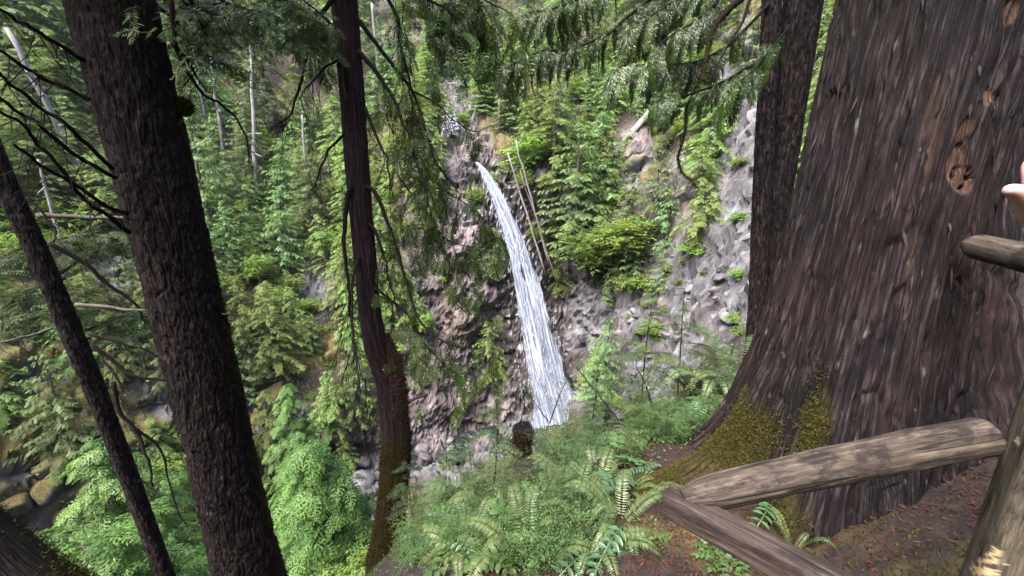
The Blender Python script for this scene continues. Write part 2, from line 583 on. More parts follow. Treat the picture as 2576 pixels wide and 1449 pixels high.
MT = {
    'ground': M_ground(), 'rock': M_rock(), 'mossy_rock': M_mossy_rock(), 'water': M_water(), 'stream': M_stream(),
    'bark_cedar': bark_mat('cedar_bark', (.0016, .0009, .0012), (.0135, .0078, .0098), (.074, .056, .058), (.032, .0130, .0115), (14, .95, 1), 1.0, .45),
    'bark_fir': bark_mat('fir_bark', (.0026, .0016, .0018), (.0165, .0095, .0092), (.072, .049, .045), (.028, .0125, .0105), (9, 3.0, 1), .9, .3, True),
    'bark_thin': bark_mat('thin_fir_bark', (.0045, .0034, .0037), (.0225, .0148, .0148), (.080, .062, .058), (.027, .0155, .0140), (8, 4, 1), .6, .35, True),
    'bark_twin': bark_mat('twin_trunk_bark', (.006, .0042, .0047), (.036, .0245, .0245), (.11, .086, .083), (.046, .027, .024), (9, 3.2, 1), .8, .4, True),
    'bark_mid': bark_mat('young_cedar_bark', (.008, .0037, .0052), (.036, .0180, .0220), (.092, .059, .064), (.042, .0165, .0190), (22, 1.0, 1), .6, .25),
    'twig': M_plain('dead_twig_bark', (.016, .011, .011), .9, .1),
    'twig_pale': M_plain('pale_twig_bark', (.13, .115, .10), .9, .1),
    'trunk_far': M_snag('far_trunk_bark', (.035, .03, .03), (.095, .085, .082), (.19, .175, .17)),
    'snag': M_snag('bleached_snag_wood', (.055, .05, .05), (.14, .13, .128), (.26, .25, .25)),
    'red_wood': M_snag('rotten_red_wood', (.035, .017, .014), (.10, .050, .040), (.20, .125, .11)),
    'log_wood': M_wood('weathered_log', (.010, .008, .007), (.050, .038, .029), (.135, .106, .080), (6, .55, 1), .85),
    'beam_wood': M_wood('grey_brown_beam', (.010, .0065, .006), (.036, .0245, .021), (.105, .077, .067), (9, .55, 1), .6),
    'post_wood': M_wood('hewn_post', (.020, .017, .013), (.070, .058, .041), (.145, .122, .086), (6, .6, 1), .7),
    'moss': leaf_mat('yellow_moss', (.020, .020, .005), (.100, .088, .021), .3, .9, .1, 0, 0),
    'moss_far': leaf_mat('far_bank_moss', (.11, .065, .02), (.19, .19, .045), .25, .9, .1, 0, 0),
    'moss_brown': leaf_mat('brown_trunk_moss', (.018, .013, .004), (.075, .054, .014), .2, .9, .1, 0, 0),
    'litter': leaf_mat('needle_litter', (.016, .006, .004), (.085, .036, .025), .0, .9, .1, 0, 0),
    'shred': leaf_mat('loose_bark', (.008, .006, .007), (.045, .035, .036), .0, .9, .1, 0, 0),
    'hemlock': leaf_mat('hemlock_foliage', (.052, .088, .026), (.235, .295, .085), .45, .6, .25, .03, .38),
    'cedar': leaf_mat('cedar_foliage', (.042, .080, .030), (.18, .25, .085), .45, .55, .3, .03, .38),
    'fir': leaf_mat('fir_foliage', (.050, .082, .034), (.185, .245, .10), .40, .6, .25),
    'maple': leaf_mat('broadleaf_foliage', (.065, .12, .022), (.24, .32, .07), .46, .5, .3),
    'cedar_near': leaf_mat('near_cedar_foliage', (.032, .060, .018), (.12, .19, .045), .45, .36, .5, .01, .12),
    'bough': leaf_mat('glossy_cedar_bough', (.020, .042, .012), (.085, .14, .028), .42, .38, .6, .01, .12),
    'young_cedar': leaf_mat('young_cedar_foliage', (.034, .078, .020), (.14, .24, .062), .42, .5, .3, .01, .15),
    'huckle': leaf_mat('huckleberry_leaves', (.032, .062, .02), (.13, .20, .06), .4, .45, .4, .02, .25),
    'sapling': leaf_mat('hemlock_sapling_needles', (.040, .070, .030), (.15, .20, .085), .35, .5, .3, .015, .2),
    'dark_needles': leaf_mat('shaded_hemlock_needles', (.024, .040, .018), (.085, .115, .045), .35, .6, .2, .01, .1),
    'fern': leaf_mat('sword_fern_fronds', (.050, .080, .028), (.18, .225, .085), .35, .4, .45, .02, .2),
    'grape': leaf_mat('glossy_grape_leaves', (.026, .060, .028), (.095, .175, .070), .25, .34, .5, .01, .2),
    'undergrowth': leaf_mat('undergrowth_leaves', (.075, .10, .02), (.32, .34, .07), .38, .6, .25, 0, 0),
    'skin': M_plain('skin', (.50, .31, .29), .5, .4, .2),
}

# ------------------------------------------------------------------ terrain: one sheet in polar rows round the viewpoint
KEYS = {
 -62: [(.6,0),(1.3,-.7),(2.5,-2.2),(4,-4),(6,-6.5),(9,-10),(14,-16),(22,-23),(30,-29),(34,-29),(40,-16),(46,-10),(55,-2),(70,10),(90,28),(150,78)],
 -54: [(.6,0),(1.3,-.7),(2.5,-2.2),(4,-4),(6,-6.5),(9,-10),(14,-16),(22,-23),(31,-29.5),(35,-29.5),(41,-17),(46,-11),(55,-3),(71,9),(92,27),(150,76)],
 -40: [(.6,0),(1.3,-.7),(2.5,-2.1),(4,-3.9),(6,-6.2),(9,-10),(14,-16),(22,-23),(34,-30),(38,-30),(43,-20),(48,-14),(58,-6),(74,8),(95,26),(150,72)],
 -30: [(.6,0),(1.3,-.7),(2.5,-1.9),(4,-3.3),(6,-5.2),(9,-9.4),(14,-15.4),(22,-22.4),(37,-30),(42,-30.5),(46,-22),(52,-16),(62,-8),(80,5),(100,22),(150,66)],
 -22: [(.6,0),(1.3,-.6),(2.5,-1.6),(4,-2.7),(6,-4.6),(9,-9),(14,-15),(22,-22),(38,-30),(43,-30.3),(47,-22),(52,-15),(62,-6),(80,7),(100,24),(150,68)],
 -14: [(.6,0),(1.3,-.6),(2.5,-1.4),(4,-2.2),(5.5,-3.4),(9,-8.5),(14,-14.5),(22,-21),(40,-30),(45,-30),(49,-20),(52,-12),(58,0),(72,11),(95,28),(150,70)],
 -8:  [(.6,0),(1.3,-.55),(2.5,-1.3),(4,-2.0),(5.5,-3.0),(9,-8),(14,-14),(22,-20.5),(41,-30),(46.5,-29.5),(50,-18),(53,-5),(58,5.5),(66,12.5),(80,19),(150,68)],
 -3:  [(.6,0),(1.3,-.5),(2.5,-1.2),(4,-1.9),(5.5,-2.8),(9,-7.5),(14,-13.5),(22,-20),(42,-30),(48.5,-30),(51,-20),(53.5,-8),(57,5),(63,11),(80,22),(150,70)],
 3:   [(.6,0),(1.3,-.5),(2.5,-1.2),(4,-1.8),(5.5,-2.6),(9,-7),(14,-12.5),(22,-19),(42,-30),(49.5,-30),(51.5,-20),(53.2,-10),(57,4),(63,11),(80,23),(150,70)],
 8:   [(.6,0),(1.3,-.5),(2.5,-1.15),(4,-1.7),(6,-2.5),(9,-6.2),(13,-11),(21,-17.5),(40,-29.5),(49.5,-29),(52,-18),(54,-8),(58,3),(66,11),(82,24),(150,70)],
 13:  [(.6,0),(1.3,-.5),(2.5,-1.1),(4,-1.5),(6,-2.2),(9,-5.5),(13,-10),(20,-16),(35,-26),(44,-26),(48,-18),(52,-9),(57,1),(66,10),(82,24),(150,72)],
 20:  [(.6,0),(1.3,-.45),(2.5,-.95),(4,-1.2),(6,-1.8),(9,-5),(13,-9.5),(20,-15),(28,-19.5),(34,-20),(40,-15),(46,-8),(49,-2),(60,9),(78,24),(150,76)],
 27:  [(.6,0),(1.3,-.4),(2.3,-.8),(4,-.95),(6.3,-1.4),(9,-4),(13,-8),(18,-12),(25,-15),(30,-14.5),(36,-8),(41,-1),(46,6),(53,16),(70,32),(150,86)],
 35:  [(.6,0),(1.3,-.35),(2.5,-.8),(4,-.95),(6,-1.3),(9,-2.5),(12,-4.5),(16,-7),(21,-8),(25,-6),(30,0),(35,6),(40,12),(48,20),(65,34),(150,88)],
 43:  [(.6,0),(1.3,-.25),(2.5,-.75),(4,-.95),(5.5,-.7),(7,-.2),(9,.5),(12,1.5),(16,3),(20,6),(25,10),(30,14),(36,18),(45,24),(60,34),(150,88)],
 50:  [(.6,0),(1.3,-.1),(2.5,-.5),(4,-.4),(5.5,.3),(7,1.0),(9,2.0),(12,3.6),(16,6),(20,9),(25,13),(30,16),(36,20),(45,26),(60,36),(150,90)],
 62:  [(.6,0),(1.3,0),(2.5,0),(4,.2),(5.5,.8),(7,1.5),(9,2.6),(12,4.4),(16,7),(20,10),(25,14),(30,17),(36,21),(45,27),(60,37),(150,90)],
 180: [(.6,0),(1.3,0),(2.5,.1),(4,.5),(5.5,1),(7,1.7),(9,2.8),(12,4.6),(16,7),(20,10),(25,14),(30,17),(36,21),(45,27),(60,37),(150,90)],
 290: [(.6,0),(1.3,0),(2.5,-.6),(4,-1.5),(6,-3),(9,-5),(14,-9),(22,-16),(30,-24),(34,-26),(40,-22),(46,-16),(55,-8),(70,4),(90,20),(150,70)],
}
_az = sorted(KEYS) + [298]
_K = np.array([KEYS[a] if a in KEYS else KEYS[-62] for a in _az], float)     # (A,16,2)
_az = np.array(_az, float)

def profile(azd):
    azd = np.asarray(azd, float)
    a = np.where(azd < -62, azd + 360, azd)
    return np.stack([np.stack([np.interp(a, _az, _K[:, k, j]) for j in (0, 1)], -1) for k in range(16)], -2)

def near_bump(x, y):
    r = np.hypot(x, y)
    w = np.clip((r - .8) / 1.5, 0, 1) * np.clip((16 - r) / 8, 0, 1)
    p = np.stack([x, y, np.zeros_like(x)], -1)
    return w * (.16 * fbm(p * 1.1, 4, 3) + .05 * fbm(p * 5, 3, 9))

def H(x, y):
    """ground height"""
    x, y = np.atleast_1d(np.asarray(x, float)), np.atleast_1d(np.asarray(y, float))
    r = np.hypot(x, y)
    pr = profile(np.degrees(np.arctan2(x, y)))
    z = np.array([np.interp(r[i], pr[i, :, 0], pr[i, :, 1]) for i in range(len(r))])
    return z + near_bump(x, y)

def hit(px, py, r0=1.0, r1=145, n=700):
    """where the view ray through a pixel meets the ground"""
    d = ray(px, py)
    h = math.hypot(d[0], d[1])
    az = math.degrees(math.atan2(d[0], d[1]))
    pr = profile(np.array([az]))[0]
    r = np.exp(np.linspace(math.log(r0), math.log(r1), n))
    zr = CAMZ + d[2] / h * r
    zg = np.interp(r, pr[:, 0], pr[:, 1])
    k = np.argmax(zr < zg)
    if zr[k] >= zg[k]: k = n - 1
    return np.array([d[0] / h * r[k], d[1] / h * r[k], zg[k]])

def blob(px, py, lst):
    m = np.zeros_like(px)
    for (cx, cy, rx, ry) in lst:
        d = np.sqrt(((px - cx) / rx) ** 2 + ((py - cy) / ry) ** 2)
        m = np.maximum(m, np.clip((1.25 - d) / .4, 0, 1))
    return m

ROCKS = [(1165,720,115,180),(1185,430,65,100),(1150,300,50,80),(1150,240,35,60),(1330,540,80,120),(1380,720,110,160),(1150,1000,150,120),(1130,1130,160,90),
         (1700,560,120,90),(1780,640,130,200),(1850,280,60,260),(1620,860,130,120),(1470,870,80,130),(1560,980,110,90),(1590,380,55,60),(1560,470,50,60),(1230,560,60,100),
         (295,680,75,60),(310,920,90,70),(100,955,70,35),(670,1050,90,60),(800,740,90,50),(880,1160,130,80),(650,1160,60,50),(420,1020,60,40),(480,1250,50,80),(930,1260,80,60),(500,1420,80,60),
         (55,1330,50,40),(130,1150,30,25),(40,1180,40,25),(220,1060,40,22),(60,1060,30,20),(220,450,60,40),(60,60,60,50),(1250,1000,60,130),(1400,960,50,80)]
MOSSY = [(100,1100,190,170),(330,1180,120,120),(220,560,90,60),(60,900,110,60),(850,1080,80,60),(1650,540,90,50),(640,840,90,40),(420,1100,60,60),(250,430,140,60),(760,880,90,50),(1900,60,60,60)]
WET = [(1215,450,40,60),(1262,560,50,80),(1300,700,60,100),(1322,830,70,110),(1360,960,90,90),(1370,660,70,170),(1330,880,60,130),(1290,560,50,110),(870,1140,90,50),(1230,900,50,90),(1400,800,40,90)]
RECESS = [(1405,640,45,110,4.5),(1230,860,40,80,2.5),(1590,420,40,16,2.5),(870,1150,90,25,2.5),(1010,980,30,50,1.5),(380,1040,50,16,1.5),(1440,790,30,50,2.0)]
RIBS = [(1180,720,60,140,2.0),(1470,720,30,120,1.6),(1590,370,40,40,2.5),(1760,560,60,100,1.2),(1090,1000,60,60,1.6),(310,670,60,50,1.2)]

azs = np.concatenate([np.arange(-62, 62.01, .33), np.arange(66, 298, 5.0)])
NS = 640
Pr = profile(azs)
G = np.zeros((len(azs), NS, 3))
for i, a in enumerate(azs):
    kr, kz = Pr[i, :, 0], Pr[i, :, 1]
    rr = np.exp(np.linspace(math.log(kr[0]), math.log(kr[-1]), 4000))
    zz = np.interp(rr, kr, kz)
    w = np.hypot(np.diff(rr), np.diff(zz)) / (rr[1:] ** .92)
    w *= np.where(rr[1:] > 95, .5, 1)
    s = np.concatenate([[0], np.cumsum(w)])
    rs = np.interp(np.linspace(0, s[-1], NS), s, rr)
    G[i, :, 0] = np.sin(R_(a)) * rs
    G[i, :, 1] = np.cos(R_(a)) * rs
    G[i, :, 2] = np.interp(rs, kr, kz)
G[..., 2] += near_bump(G[..., 0], G[..., 1])
nor = nrm(np.cross(np.gradient(G, axis=1), np.gradient(G, axis=0)))
nor *= np.where(nor[..., 2:] < 0, -1, 1)
gr = np.hypot(G[..., 0], G[..., 1])
ppx, ppy, pf = proj(G)
ppx = np.where(np.abs(np.broadcast_to(azs[:, None], ppx.shape)) < 62.1, ppx, -9999)
far = np.clip((gr - 20) / 10, 0, 1)
rockm = blob(ppx, ppy, ROCKS) * far
nz = fbm(G * .12, 4, 21)
steep = np.clip((.62 - nor[..., 2]) / .2, 0, 1)
rockm = np.clip(rockm * (.75 + nz) * 1.6 + far * np.clip(fbm(G * .2, 3, 77) * 3 - 1.0, 0, 1) * .8 + far * steep * .25, 0, 1)
rockm = np.where((gr > 4) & (gr < 9) & (ppx > 2300), np.clip(fbm(G * 1.2, 3, 5) * 3 - .9, 0, 1), rockm)
mossm = np.clip(blob(ppx, ppy, MOSSY) * 1.2 + np.clip(fbm(G * .3, 3, 31) * 2.5, 0, 1) * .7, 0, 1)
mossm = np.where(gr < 12, np.clip(fbm(G * .9, 4, 13) * 4 - .2, 0, 1) * .6, mossm)
wetm = blob(ppx, ppy, WET) * far
warmm = blob(ppx, ppy, [(1165,700,130,180),(1190,430,80,120),(1350,560,90,130),(1150,1000,170,130),(1590,380,70,70),(1690,540,110,60)]) * far
h1, e1 = cells(G * np.array([.34, .34, .42]) + fbm(G * .3, 3, 2)[..., None] * .5, 4)
tw_ = np.stack([G[..., 0] * .9 + G[..., 2] * .45, G[..., 1] * .9, G[..., 2] * .75 - G[..., 0] * .4], -1)
h2, e2 = cells(tw_ * .9 + fbm(G * .5, 3, 8)[..., None] * .9, 14)
h3, e3 = cells(G * np.array([2.3, 2.3, 3.0]), 24)
rightc = np.clip((ppx - 1480) / 120, 0, 1)
amp = 1 - .42 * rightc
bump = rockm * (amp * (h1 * 1.1 + h2 * .35 + h3 * .22) + .20 * rightc * h3 + .12 * rightc * h2 + fbm(G * np.array([.3, .3, .2]), 6, 90, .62) * (2.4 - 1.7 * rightc) - amp * np.clip(.10 - e1, 0, .1) * 5 - amp * np.clip(.12 - e2, 0, .12) * 2) + (1 - rockm) * far * fbm(G * .35, 4, 41) * .9
clump = far * (1 - rockm) * (np.abs(fbm(G * .9, 3, 51)) * .6 + mossm * (h2 * 1.3 + h3 * .3 - np.clip(.16 - e2, 0, .16) * 5) + mossm * np.abs(fbm(G * .55, 4, 53)) * 2.2)
disp = (bump + clump) * far
G2 = G + nor * disp[..., None]
out = np.zeros_like(gr)
for (cx, cy_, rx, ry, a) in RECESS: out += a * np.exp(-(((ppx - cx) / rx) ** 2 + ((ppy - cy_) / ry) ** 2))
for (cx, cy_, rx, ry, a) in RIBS: out -= a * np.exp(-(((ppx - cx) / rx) ** 2 + ((ppy - cy_) / ry) ** 2))
out *= far
G2[..., :2] *= (1 + out / np.maximum(gr, 1))[..., None]
na = len(azs)
ii = np.arange(na)[:, None]; jj = np.arange(NS - 1)[None]
i2 = (ii + 1) % na
q = np.stack([ii * NS + jj, ii * NS + jj + 1, i2 * NS + jj + 1, i2 * NS + jj], -1).reshape(-1, 4)
V = np.vstack([G2.reshape(-1, 3), [[0, 0, 0]]])
cidx = len(V) - 1
t = np.stack([np.full(na, cidx), np.arange(na) * NS, ((np.arange(na) + 1) % na) * NS], -1)
def att(a): return np.concatenate([a.ravel(), [0]])
me = new_mesh('ground', V, q, t, True, {'rock': att(rockm), 'moss': att(mossm), 'wet': att(wetm), 'warm': att(warmm)})
fsm = np.concatenate([((rockm < .5) | (gr < 20))[:, :-1].ravel(), np.ones(na, bool)])
me.polygons.foreach_set('use_smooth', fsm)
ground = obj('ground', me, MT['ground'], kind='structure')

_flat = G2[:376]
def terrain_at(azd, r):
    """displaced terrain point at azimuth and distance (front sector)"""
    i = int(np.clip(round((azd + 62) / .33), 0, 375))
    rr = np.hypot(_flat[i, :, 0], _flat[i, :, 1])
    k = int(np.argmin(np.abs(rr - r)))
    return _flat[i, k], rockm[i, k], (ppx[i, k], ppy[i, k])

# ------------------------------------------------------------------ water
def fall(name, keys, bulge, label, seed, alpha_edge=.55):
    """keys: pixel x of centre, pixel y, half width in m, distance"""
    keys = np.array(keys, float)
    n, m = 220, 40
    k = resample(keys, n)
    rowsC = np.array([PR(a[0], a[1], a[3] - .9) for a in k])
    hw = k[:, 2]
    vlen = np.concatenate([[0], np.cumsum(np.linalg.norm(np.diff(rowsC, axis=0), axis=1))])
    root = obj(name, None, kind='structure', label=label)
    u = np.linspace(-1, 1, m)
    for layer in range(2):
        pts = np.zeros((n, m, 3)); fl = np.zeros((n, m, 3)); ed = np.zeros((n, m))
        for j in range(m):
            side = u[j] * hw * (1 + .14 * fbm(np.stack([vlen * .5, np.full(n, u[j] * 2), np.full(n, seed + layer)], -1), 3, 5))
            pts[:, j, 0] = rowsC[:, 0] + side
            pts[:, j, 1] = rowsC[:, 1] - (bulge * (1 - u[j] ** 2)) * np.minimum(1, hw) - layer * .35 + .35 * fbm(np.stack([side * 1.6, vlen * .12, np.full(n, layer * 9.0)], -1), 4, seed)
            pts[:, j, 2] = rowsC[:, 2]
            fl[:, j, 0] = side + layer * 7.3
            fl[:, j, 1] = vlen
            fl[:, j, 2] = seed + layer * 3
            ed[:, j] = alpha_edge - .27 - .22 * layer - .9 * np.clip((abs(u[j]) - .60) / .40, 0, 1) ** 2
        i_ = np.arange(n - 1)[:, None] * m; j_ = np.arange(m - 1)[None]
        qq = np.stack([i_ + j_, i_ + j_ + 1, i_ + m + j_ + 1, i_ + m + j_], -1).reshape(-1, 4)
        me = new_mesh('water_sheet', pts.reshape(-1, 3), qq, None, True, {'flow': fl.reshape(-1, 3), 'edge': ed.ravel()})
        obj('water_sheet', me, MT['water'], root)
    # loose strands and droplets thrown off the edges
    ns = int(26 * vlen[-1])
    kk = rng.integers(4, n, ns)
    uu = rng.normal(0, .62, ns)
    uu = np.clip(uu, -1.25, 1.25)
    b = rowsC[kk] + np.stack([uu * hw[kk], -.6 - .5 * rng.random(ns) - bulge * np.clip(1 - uu ** 2, 0, 1) * np.minimum(1, hw[kk]), np.zeros(ns)], -1)
    d = np.stack([rng.normal(0, .08, ns) + uu * .06, rng.normal(0, .05, ns), -np.ones(ns)], -1)
    Q = diamonds(b, d, np.tile([0, -1.0, 0], (ns, 1)), .3 + .9 * rng.random(ns), .03 + .06 * rng.random(ns))
    nsp = int(40 * vlen[-1])
    kk = np.clip((n * (1 - .45 * rng.random(nsp) ** 2)).astype(int), 0, n - 1)
    b2_ = rowsC[kk] + rng.normal(0, 1, (nsp, 3)) * np.array([.75, .5, .35]) * hw[kk][:, None] + [0, -.9, .3]
    Q = np.concatenate([Q, diamonds(b2_, rng.normal(0, 1, (nsp, 3)) - [0, 0, 1.2], np.tile([0, -1.0, 0], (nsp, 1)), .05 + .16 * rng.random(nsp), .02 + .03 * rng.random(nsp))])
    o = obj('falling_strands', leafmesh('falling_strands', Q), MT['foam'], root, kind='stuff')
    return root

m, nd, lk, bs = mat_new('white_foam')
fr = ramp(nd, [(0, (.20, .22, .28)), (1, (.40, .42, .47))])
lk.new(attr(nd, 'tint'), fr.inputs[0])
lk.new(fr.outputs[0], bs.inputs['Base Color'])
MT['foam'] = m

fall('waterfall', [(1199,408,.28,57.5),(1218,432,.6,56.6),(1243,478,.95,55.6),(1272,545,1.2,54.6),(1300,620,1.5,53.8),(1322,700,1.85,53),(1340,780,2.15,52.2),(1357,860,2.5,51.4),(1374,930,2.9,50.7),(1394,1000,3.5,50),(1406,1040,4.3,49.6),(1412,1075,5.2,49.0)],
     .55, 'tall white waterfall sliding down the rock face into the gorge', 3)
fall('upper_cascade', [(1137,286,.9,64.6),(1140,312,1.0,63.8),(1142,340,1.1,62.4)], .3, 'short white cascade above the lip of the main waterfall', 8, .30)

# stream along the gorge floor
sa = np.arange(-62, 9.1, .5)
pr = profile(sa)
w0 = pr[:, 8, 0] + .3; w1 = pr[:, 9, 0] - .3
ms = 10
tt = np.linspace(0, 1, ms)
rr = w0[:, None] + (w1 - w0)[:, None] * tt
zz = pr[:, 8, 1][:, None] * (1 - tt) + pr[:, 9, 1][:, None] * tt + .30
S = np.stack([np.sin(np.radians(sa))[:, None] * rr, np.cos(np.radians(sa))[:, None] * rr, zz], -1)
i_ = np.arange(len(sa) - 1)[:, None] * ms; j_ = np.arange(ms - 1)[None]
obj('stream', new_mesh('stream', S.reshape(-1, 3), np.stack([i_ + j_, i_ + j_ + 1, i_ + ms + j_ + 1, i_ + ms + j_], -1).reshape(-1, 4), None, True), MT['stream'], kind='structure')

# ------------------------------------------------------------------ foliage templates (unit length along +x, flat in xy)
def tpl_spray(n, ang, side, leaf_w, sub=0, droop=.15, tipw=.12, jit=.0, seed=1):
    """flat evergreen spray: side twigs both ways; sub > 0 puts that many leaflets along each twig"""
    r = np.random.default_rng(seed)
    B, D, L, W = [], [], [], []
    ts = np.linspace(.04, .92, n)
    for k, t_ in enumerate(ts):
        for s in (-1, 1):
            a = R_(ang) * (1 - .35 * t_) * s + r.normal(0, jit)
            l = side * (1 - t_ ** 1.6) ** .8 * (.8 + .4 * r.random()) + .06
            d = np.array([math.cos(a), math.sin(a), 0])
            b = np.array([t_, 0, 0])
            if sub == 0:
                B.append(b); D.append(d); L.append(l); W.append(leaf_w)
            else:
                for q_ in range(sub):
                    f = (q_ + .2) / sub
                    for s2 in ((-1, 1) if q_ < sub - 1 else (0,)):
                        a2 = a + s2 * R_(32)
                        B.append(b + d * l * f); D.append([math.cos(a2), math.sin(a2), 0])
                        L.append(l * (.62 - .3 * f)); W.append(leaf_w)
    B.append([.75, 0, 0]); D.append([1, 0, 0]); L.append(.27); W.append(tipw)
    Q = diamonds(np.array(B), np.array(D), np.tile([0, 0, 1.0], (len(B), 1)), np.array(L), np.array(W))
    Q[..., 2] -= droop * Q[..., 0] ** 2 + .12 * np.abs(Q[..., 1])
    Q[..., 2] += r.normal(0, .02, Q.shape[:2])
    return Q

T_FAR_H = tpl_spray(6, 55, .50, .105, 0, .22, .10, .12, 1)
T_FAR_C = tpl_spray(6, 42, .46, .095, 0, .32, .09, .12, 2)
T_NEAR_C = tpl_spray(9, 48, .42, .045, 3, .25, .05, .05, 3)
T_BOUGH = tpl_spray(10, 44, .34, .034, 4, .85, .045, .04, 4)
T_YOUNG = tpl_spray(7, 50, .42, .075, 2, .30, .07, .06, 6)
T_SAP = tpl_spray(9, 62, .34, .055, 0, .12, .05, .06, 5)

def conifer(seed, Hh, R, kind, base=.06, lev=.42, nb=5, sp=.34, ss=.62, top=1.0, lean=0.0, gap=0.0, tpl=None):
    """returns trunk mesh builder and foliage quads of a whole tree standing at the origin"""
    r = np.random.default_rng(seed)
    hs = np.arange(base * Hh, Hh * .985, lev)
    X, Y, Z, Pp, Sc, Ti = [], [], [], [], [], []
    mb = MB(); bb = MB()
    path = np.array([[lean * (z / Hh) ** 1.5 * Hh + .05 * math.sin(z), .05 * math.cos(z * 1.3), z] for z in np.linspace(-.6, Hh * .98, 9)])
    mb.tube(path, [.020 * Hh, .012 * Hh, .007 * Hh, .0015 * Hh], 7)
    tips = []
    for z in hs:
        tz = (z - hs[0]) / (Hh - hs[0])
        env = (1 - tz) ** .62 * (0.55 + .45 * min(1, tz * 5)) if kind != 'fir' else (1 - tz) ** .9
        for b in range(nb):
            if r.random() < gap: continue
            a = r.random() * 2 * PI
            Lb = max(.25, R * env * (.55 + .6 * r.random()))
            z0 = z + r.normal(0, lev * .35)
            n = max(3, int(Lb / sp))
            f = np.linspace(.18, 1, n)
            if kind == 'cedar': dz = .12 * f * Lb - .48 * Lb * f ** 1.6 + .18 * Lb * f ** 4
            elif kind == 'hemlock': dz = .22 * f * Lb - .42 * Lb * f ** 2.2
            else: dz = .30 * f * Lb - .30 * Lb * f ** 2
            o = np.array([math.cos(a), math.sin(a), 0])
            side = np.array([-o[1], o[0], 0])
            x0 = lean * (z0 / Hh) ** 1.5 * Hh
            pts = np.array([x0, 0, z0]) + f[:, None] * Lb * o
            pts[:, 2] += dz
            tan = nrm(np.gradient(pts, axis=0))
            if r.random() < .5:
                bb.tube(np.vstack([[x0, 0, z0], pts[::max(1, n // 3)]]), [.006 * Lb + .012, .006], 4, False)
            for s in (-1, 1, 0):
                if s == 0: sel = np.array([n - 1])
                else: sel = np.arange(n)
                k = len(sel)
                sgn = (s * (.75 + .35 * r.random(k)))[:, None]
                fw = tan[sel] * (.75 if s else 1) + side * sgn + np.array([0, 0, -1]) * (({'cedar': .45, 'hemlock': .20, 'fir': .12}[kind]) * r.random(k) * 1.3)[:, None]
                up = np.tile([0, 0, 1.0], (k, 1)) + r.normal(0, .22, (k, 3)) + o * .15
                x, y, zz_ = frame(fw, up)
                X.append(x); Y.append(y); Z.append(zz_)
                Pp.append(pts[sel] + r.normal(0, .05, (k, 3)))
                Sc.append(ss * (.65 + .6 * r.random(k)) * (1.0 - .25 * tz))
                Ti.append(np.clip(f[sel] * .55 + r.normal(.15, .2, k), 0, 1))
    X, Y, Z, Pp, Sc, Ti = map(np.concatenate, (X, Y, Z, Pp, Sc, Ti))
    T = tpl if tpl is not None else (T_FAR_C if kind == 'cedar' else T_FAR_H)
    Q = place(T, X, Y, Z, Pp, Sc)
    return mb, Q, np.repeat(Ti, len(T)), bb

def leafy(seed, Hh, R, n, leaf, lobes=7):
    """broadleaf shrub: several leafy lobes on stems"""
    r = np.random.default_rng(seed)
    mb = MB(); bb = MB()
    mb.tube(np.array([[0, 0, -.4], [.03, 0, .1], [0, .03, Hh * .3]]), [.07, .05, .03], 6)
    B, D, Nn = [], [], []
    for k in range(lobes):
        a = r.random() * 2 * PI
        c = np.array([math.cos(a) * R * .6 * r.random() ** .5, math.sin(a) * R * .6 * r.random() ** .5, Hh * (.35 + .55 * r.random())])
        bb.tube(np.array([[0, 0, -.3], c * [.4, .4, .5], c]), [.05, .035, .012], 5, False)
        for tw in range(n // lobes // 6):
            d = nrm(r.normal(0, 1, 3) * [1, 1, .55])
            p = c + d * np.array([R * .5, R * .5, Hh * .26]) * (.4 + .7 * r.random())
            out_ = nrm(d * [1, 1, .2] + r.normal(0, .35, 3))
            for lf in range(6):
                B.append(p + out_ * (lf - 2) * leaf * .55)
                D.append(nrm(out_ + np.cross(out_, [0, 0, 1]) * (1 if lf % 2 else -1) * .9 + [0, 0, -.25] + r.normal(0, .2, 3)))
                Nn.append(np.array([0, 0, 1]) + r.normal(0, .3, 3))
    B, D, Nn = np.array(B), np.array(D), np.array(Nn)
    return mb, diamonds(B, D, Nn, leaf * (.7 + .6 * r.random(len(B))), leaf * .62, .45, .05), np.clip(r.normal(.5, .25, len(B)), 0, 1), bb

PROTO = {}
def proto(key, gen):
    if key not in PROTO:
        mb, Q, ti, bb = gen()
        PROTO[key] = (mb.build(key + '_trunk'), leafmesh(key + '_crown', Q, ti), bb.build(key + '_branches'))
    return PROTO[key]

VAR = {
 'hemlock': [lambda s=s, h=h, r=r: conifer(s, h, r, 'hemlock', .05, .46, 5, .27, .52, gap=.12) for s, h, r in ((11, 9, 3.3), (12, 11, 3.7), (13, 7, 2.9))],
 'cedar':   [lambda s=s, h=h, r=r: conifer(s, h, r, 'cedar', .04, .42, 5, .28, .50, gap=.08) for s, h, r in ((21, 10, 3.3), (22, 12, 3.8), (23, 7.5, 2.9))],
 'fir':     [lambda s=s, h=h, r=r: conifer(s, h, r, 'fir', .06, .42, 6, .28, .46) for s, h, r in ((31, 12, 2.3), (32, 9, 2.0))],
 'tall':    [lambda s=s, h=h, r=r: conifer(s, h, r, 'hemlock', .22, .6, 6, .42, .72, gap=.1) for s, h, r in ((41, 20, 3.6), (42, 23, 3.9))],
 'maple':   [lambda s=s, h=h, r=r: leafy(s, h, r, 2600, .20, 9) for s, h, r in ((51, 3.6, 2.4), (52, 2.6, 2.0), (53, 4.4, 2.2))],
 'bush':    [lambda s=s, h=h, r=r: leafy(s, h, r, 1300, .16, 7) for s, h, r in ((61, 1.5, 1.3), (62, 1.1, 1.5))],
}
FOL = {'hemlock': 'hemlock', 'cedar': 'cedar', 'fir': 'fir', 'tall': 'fir', 'maple': 'maple', 'bush': 'maple'}
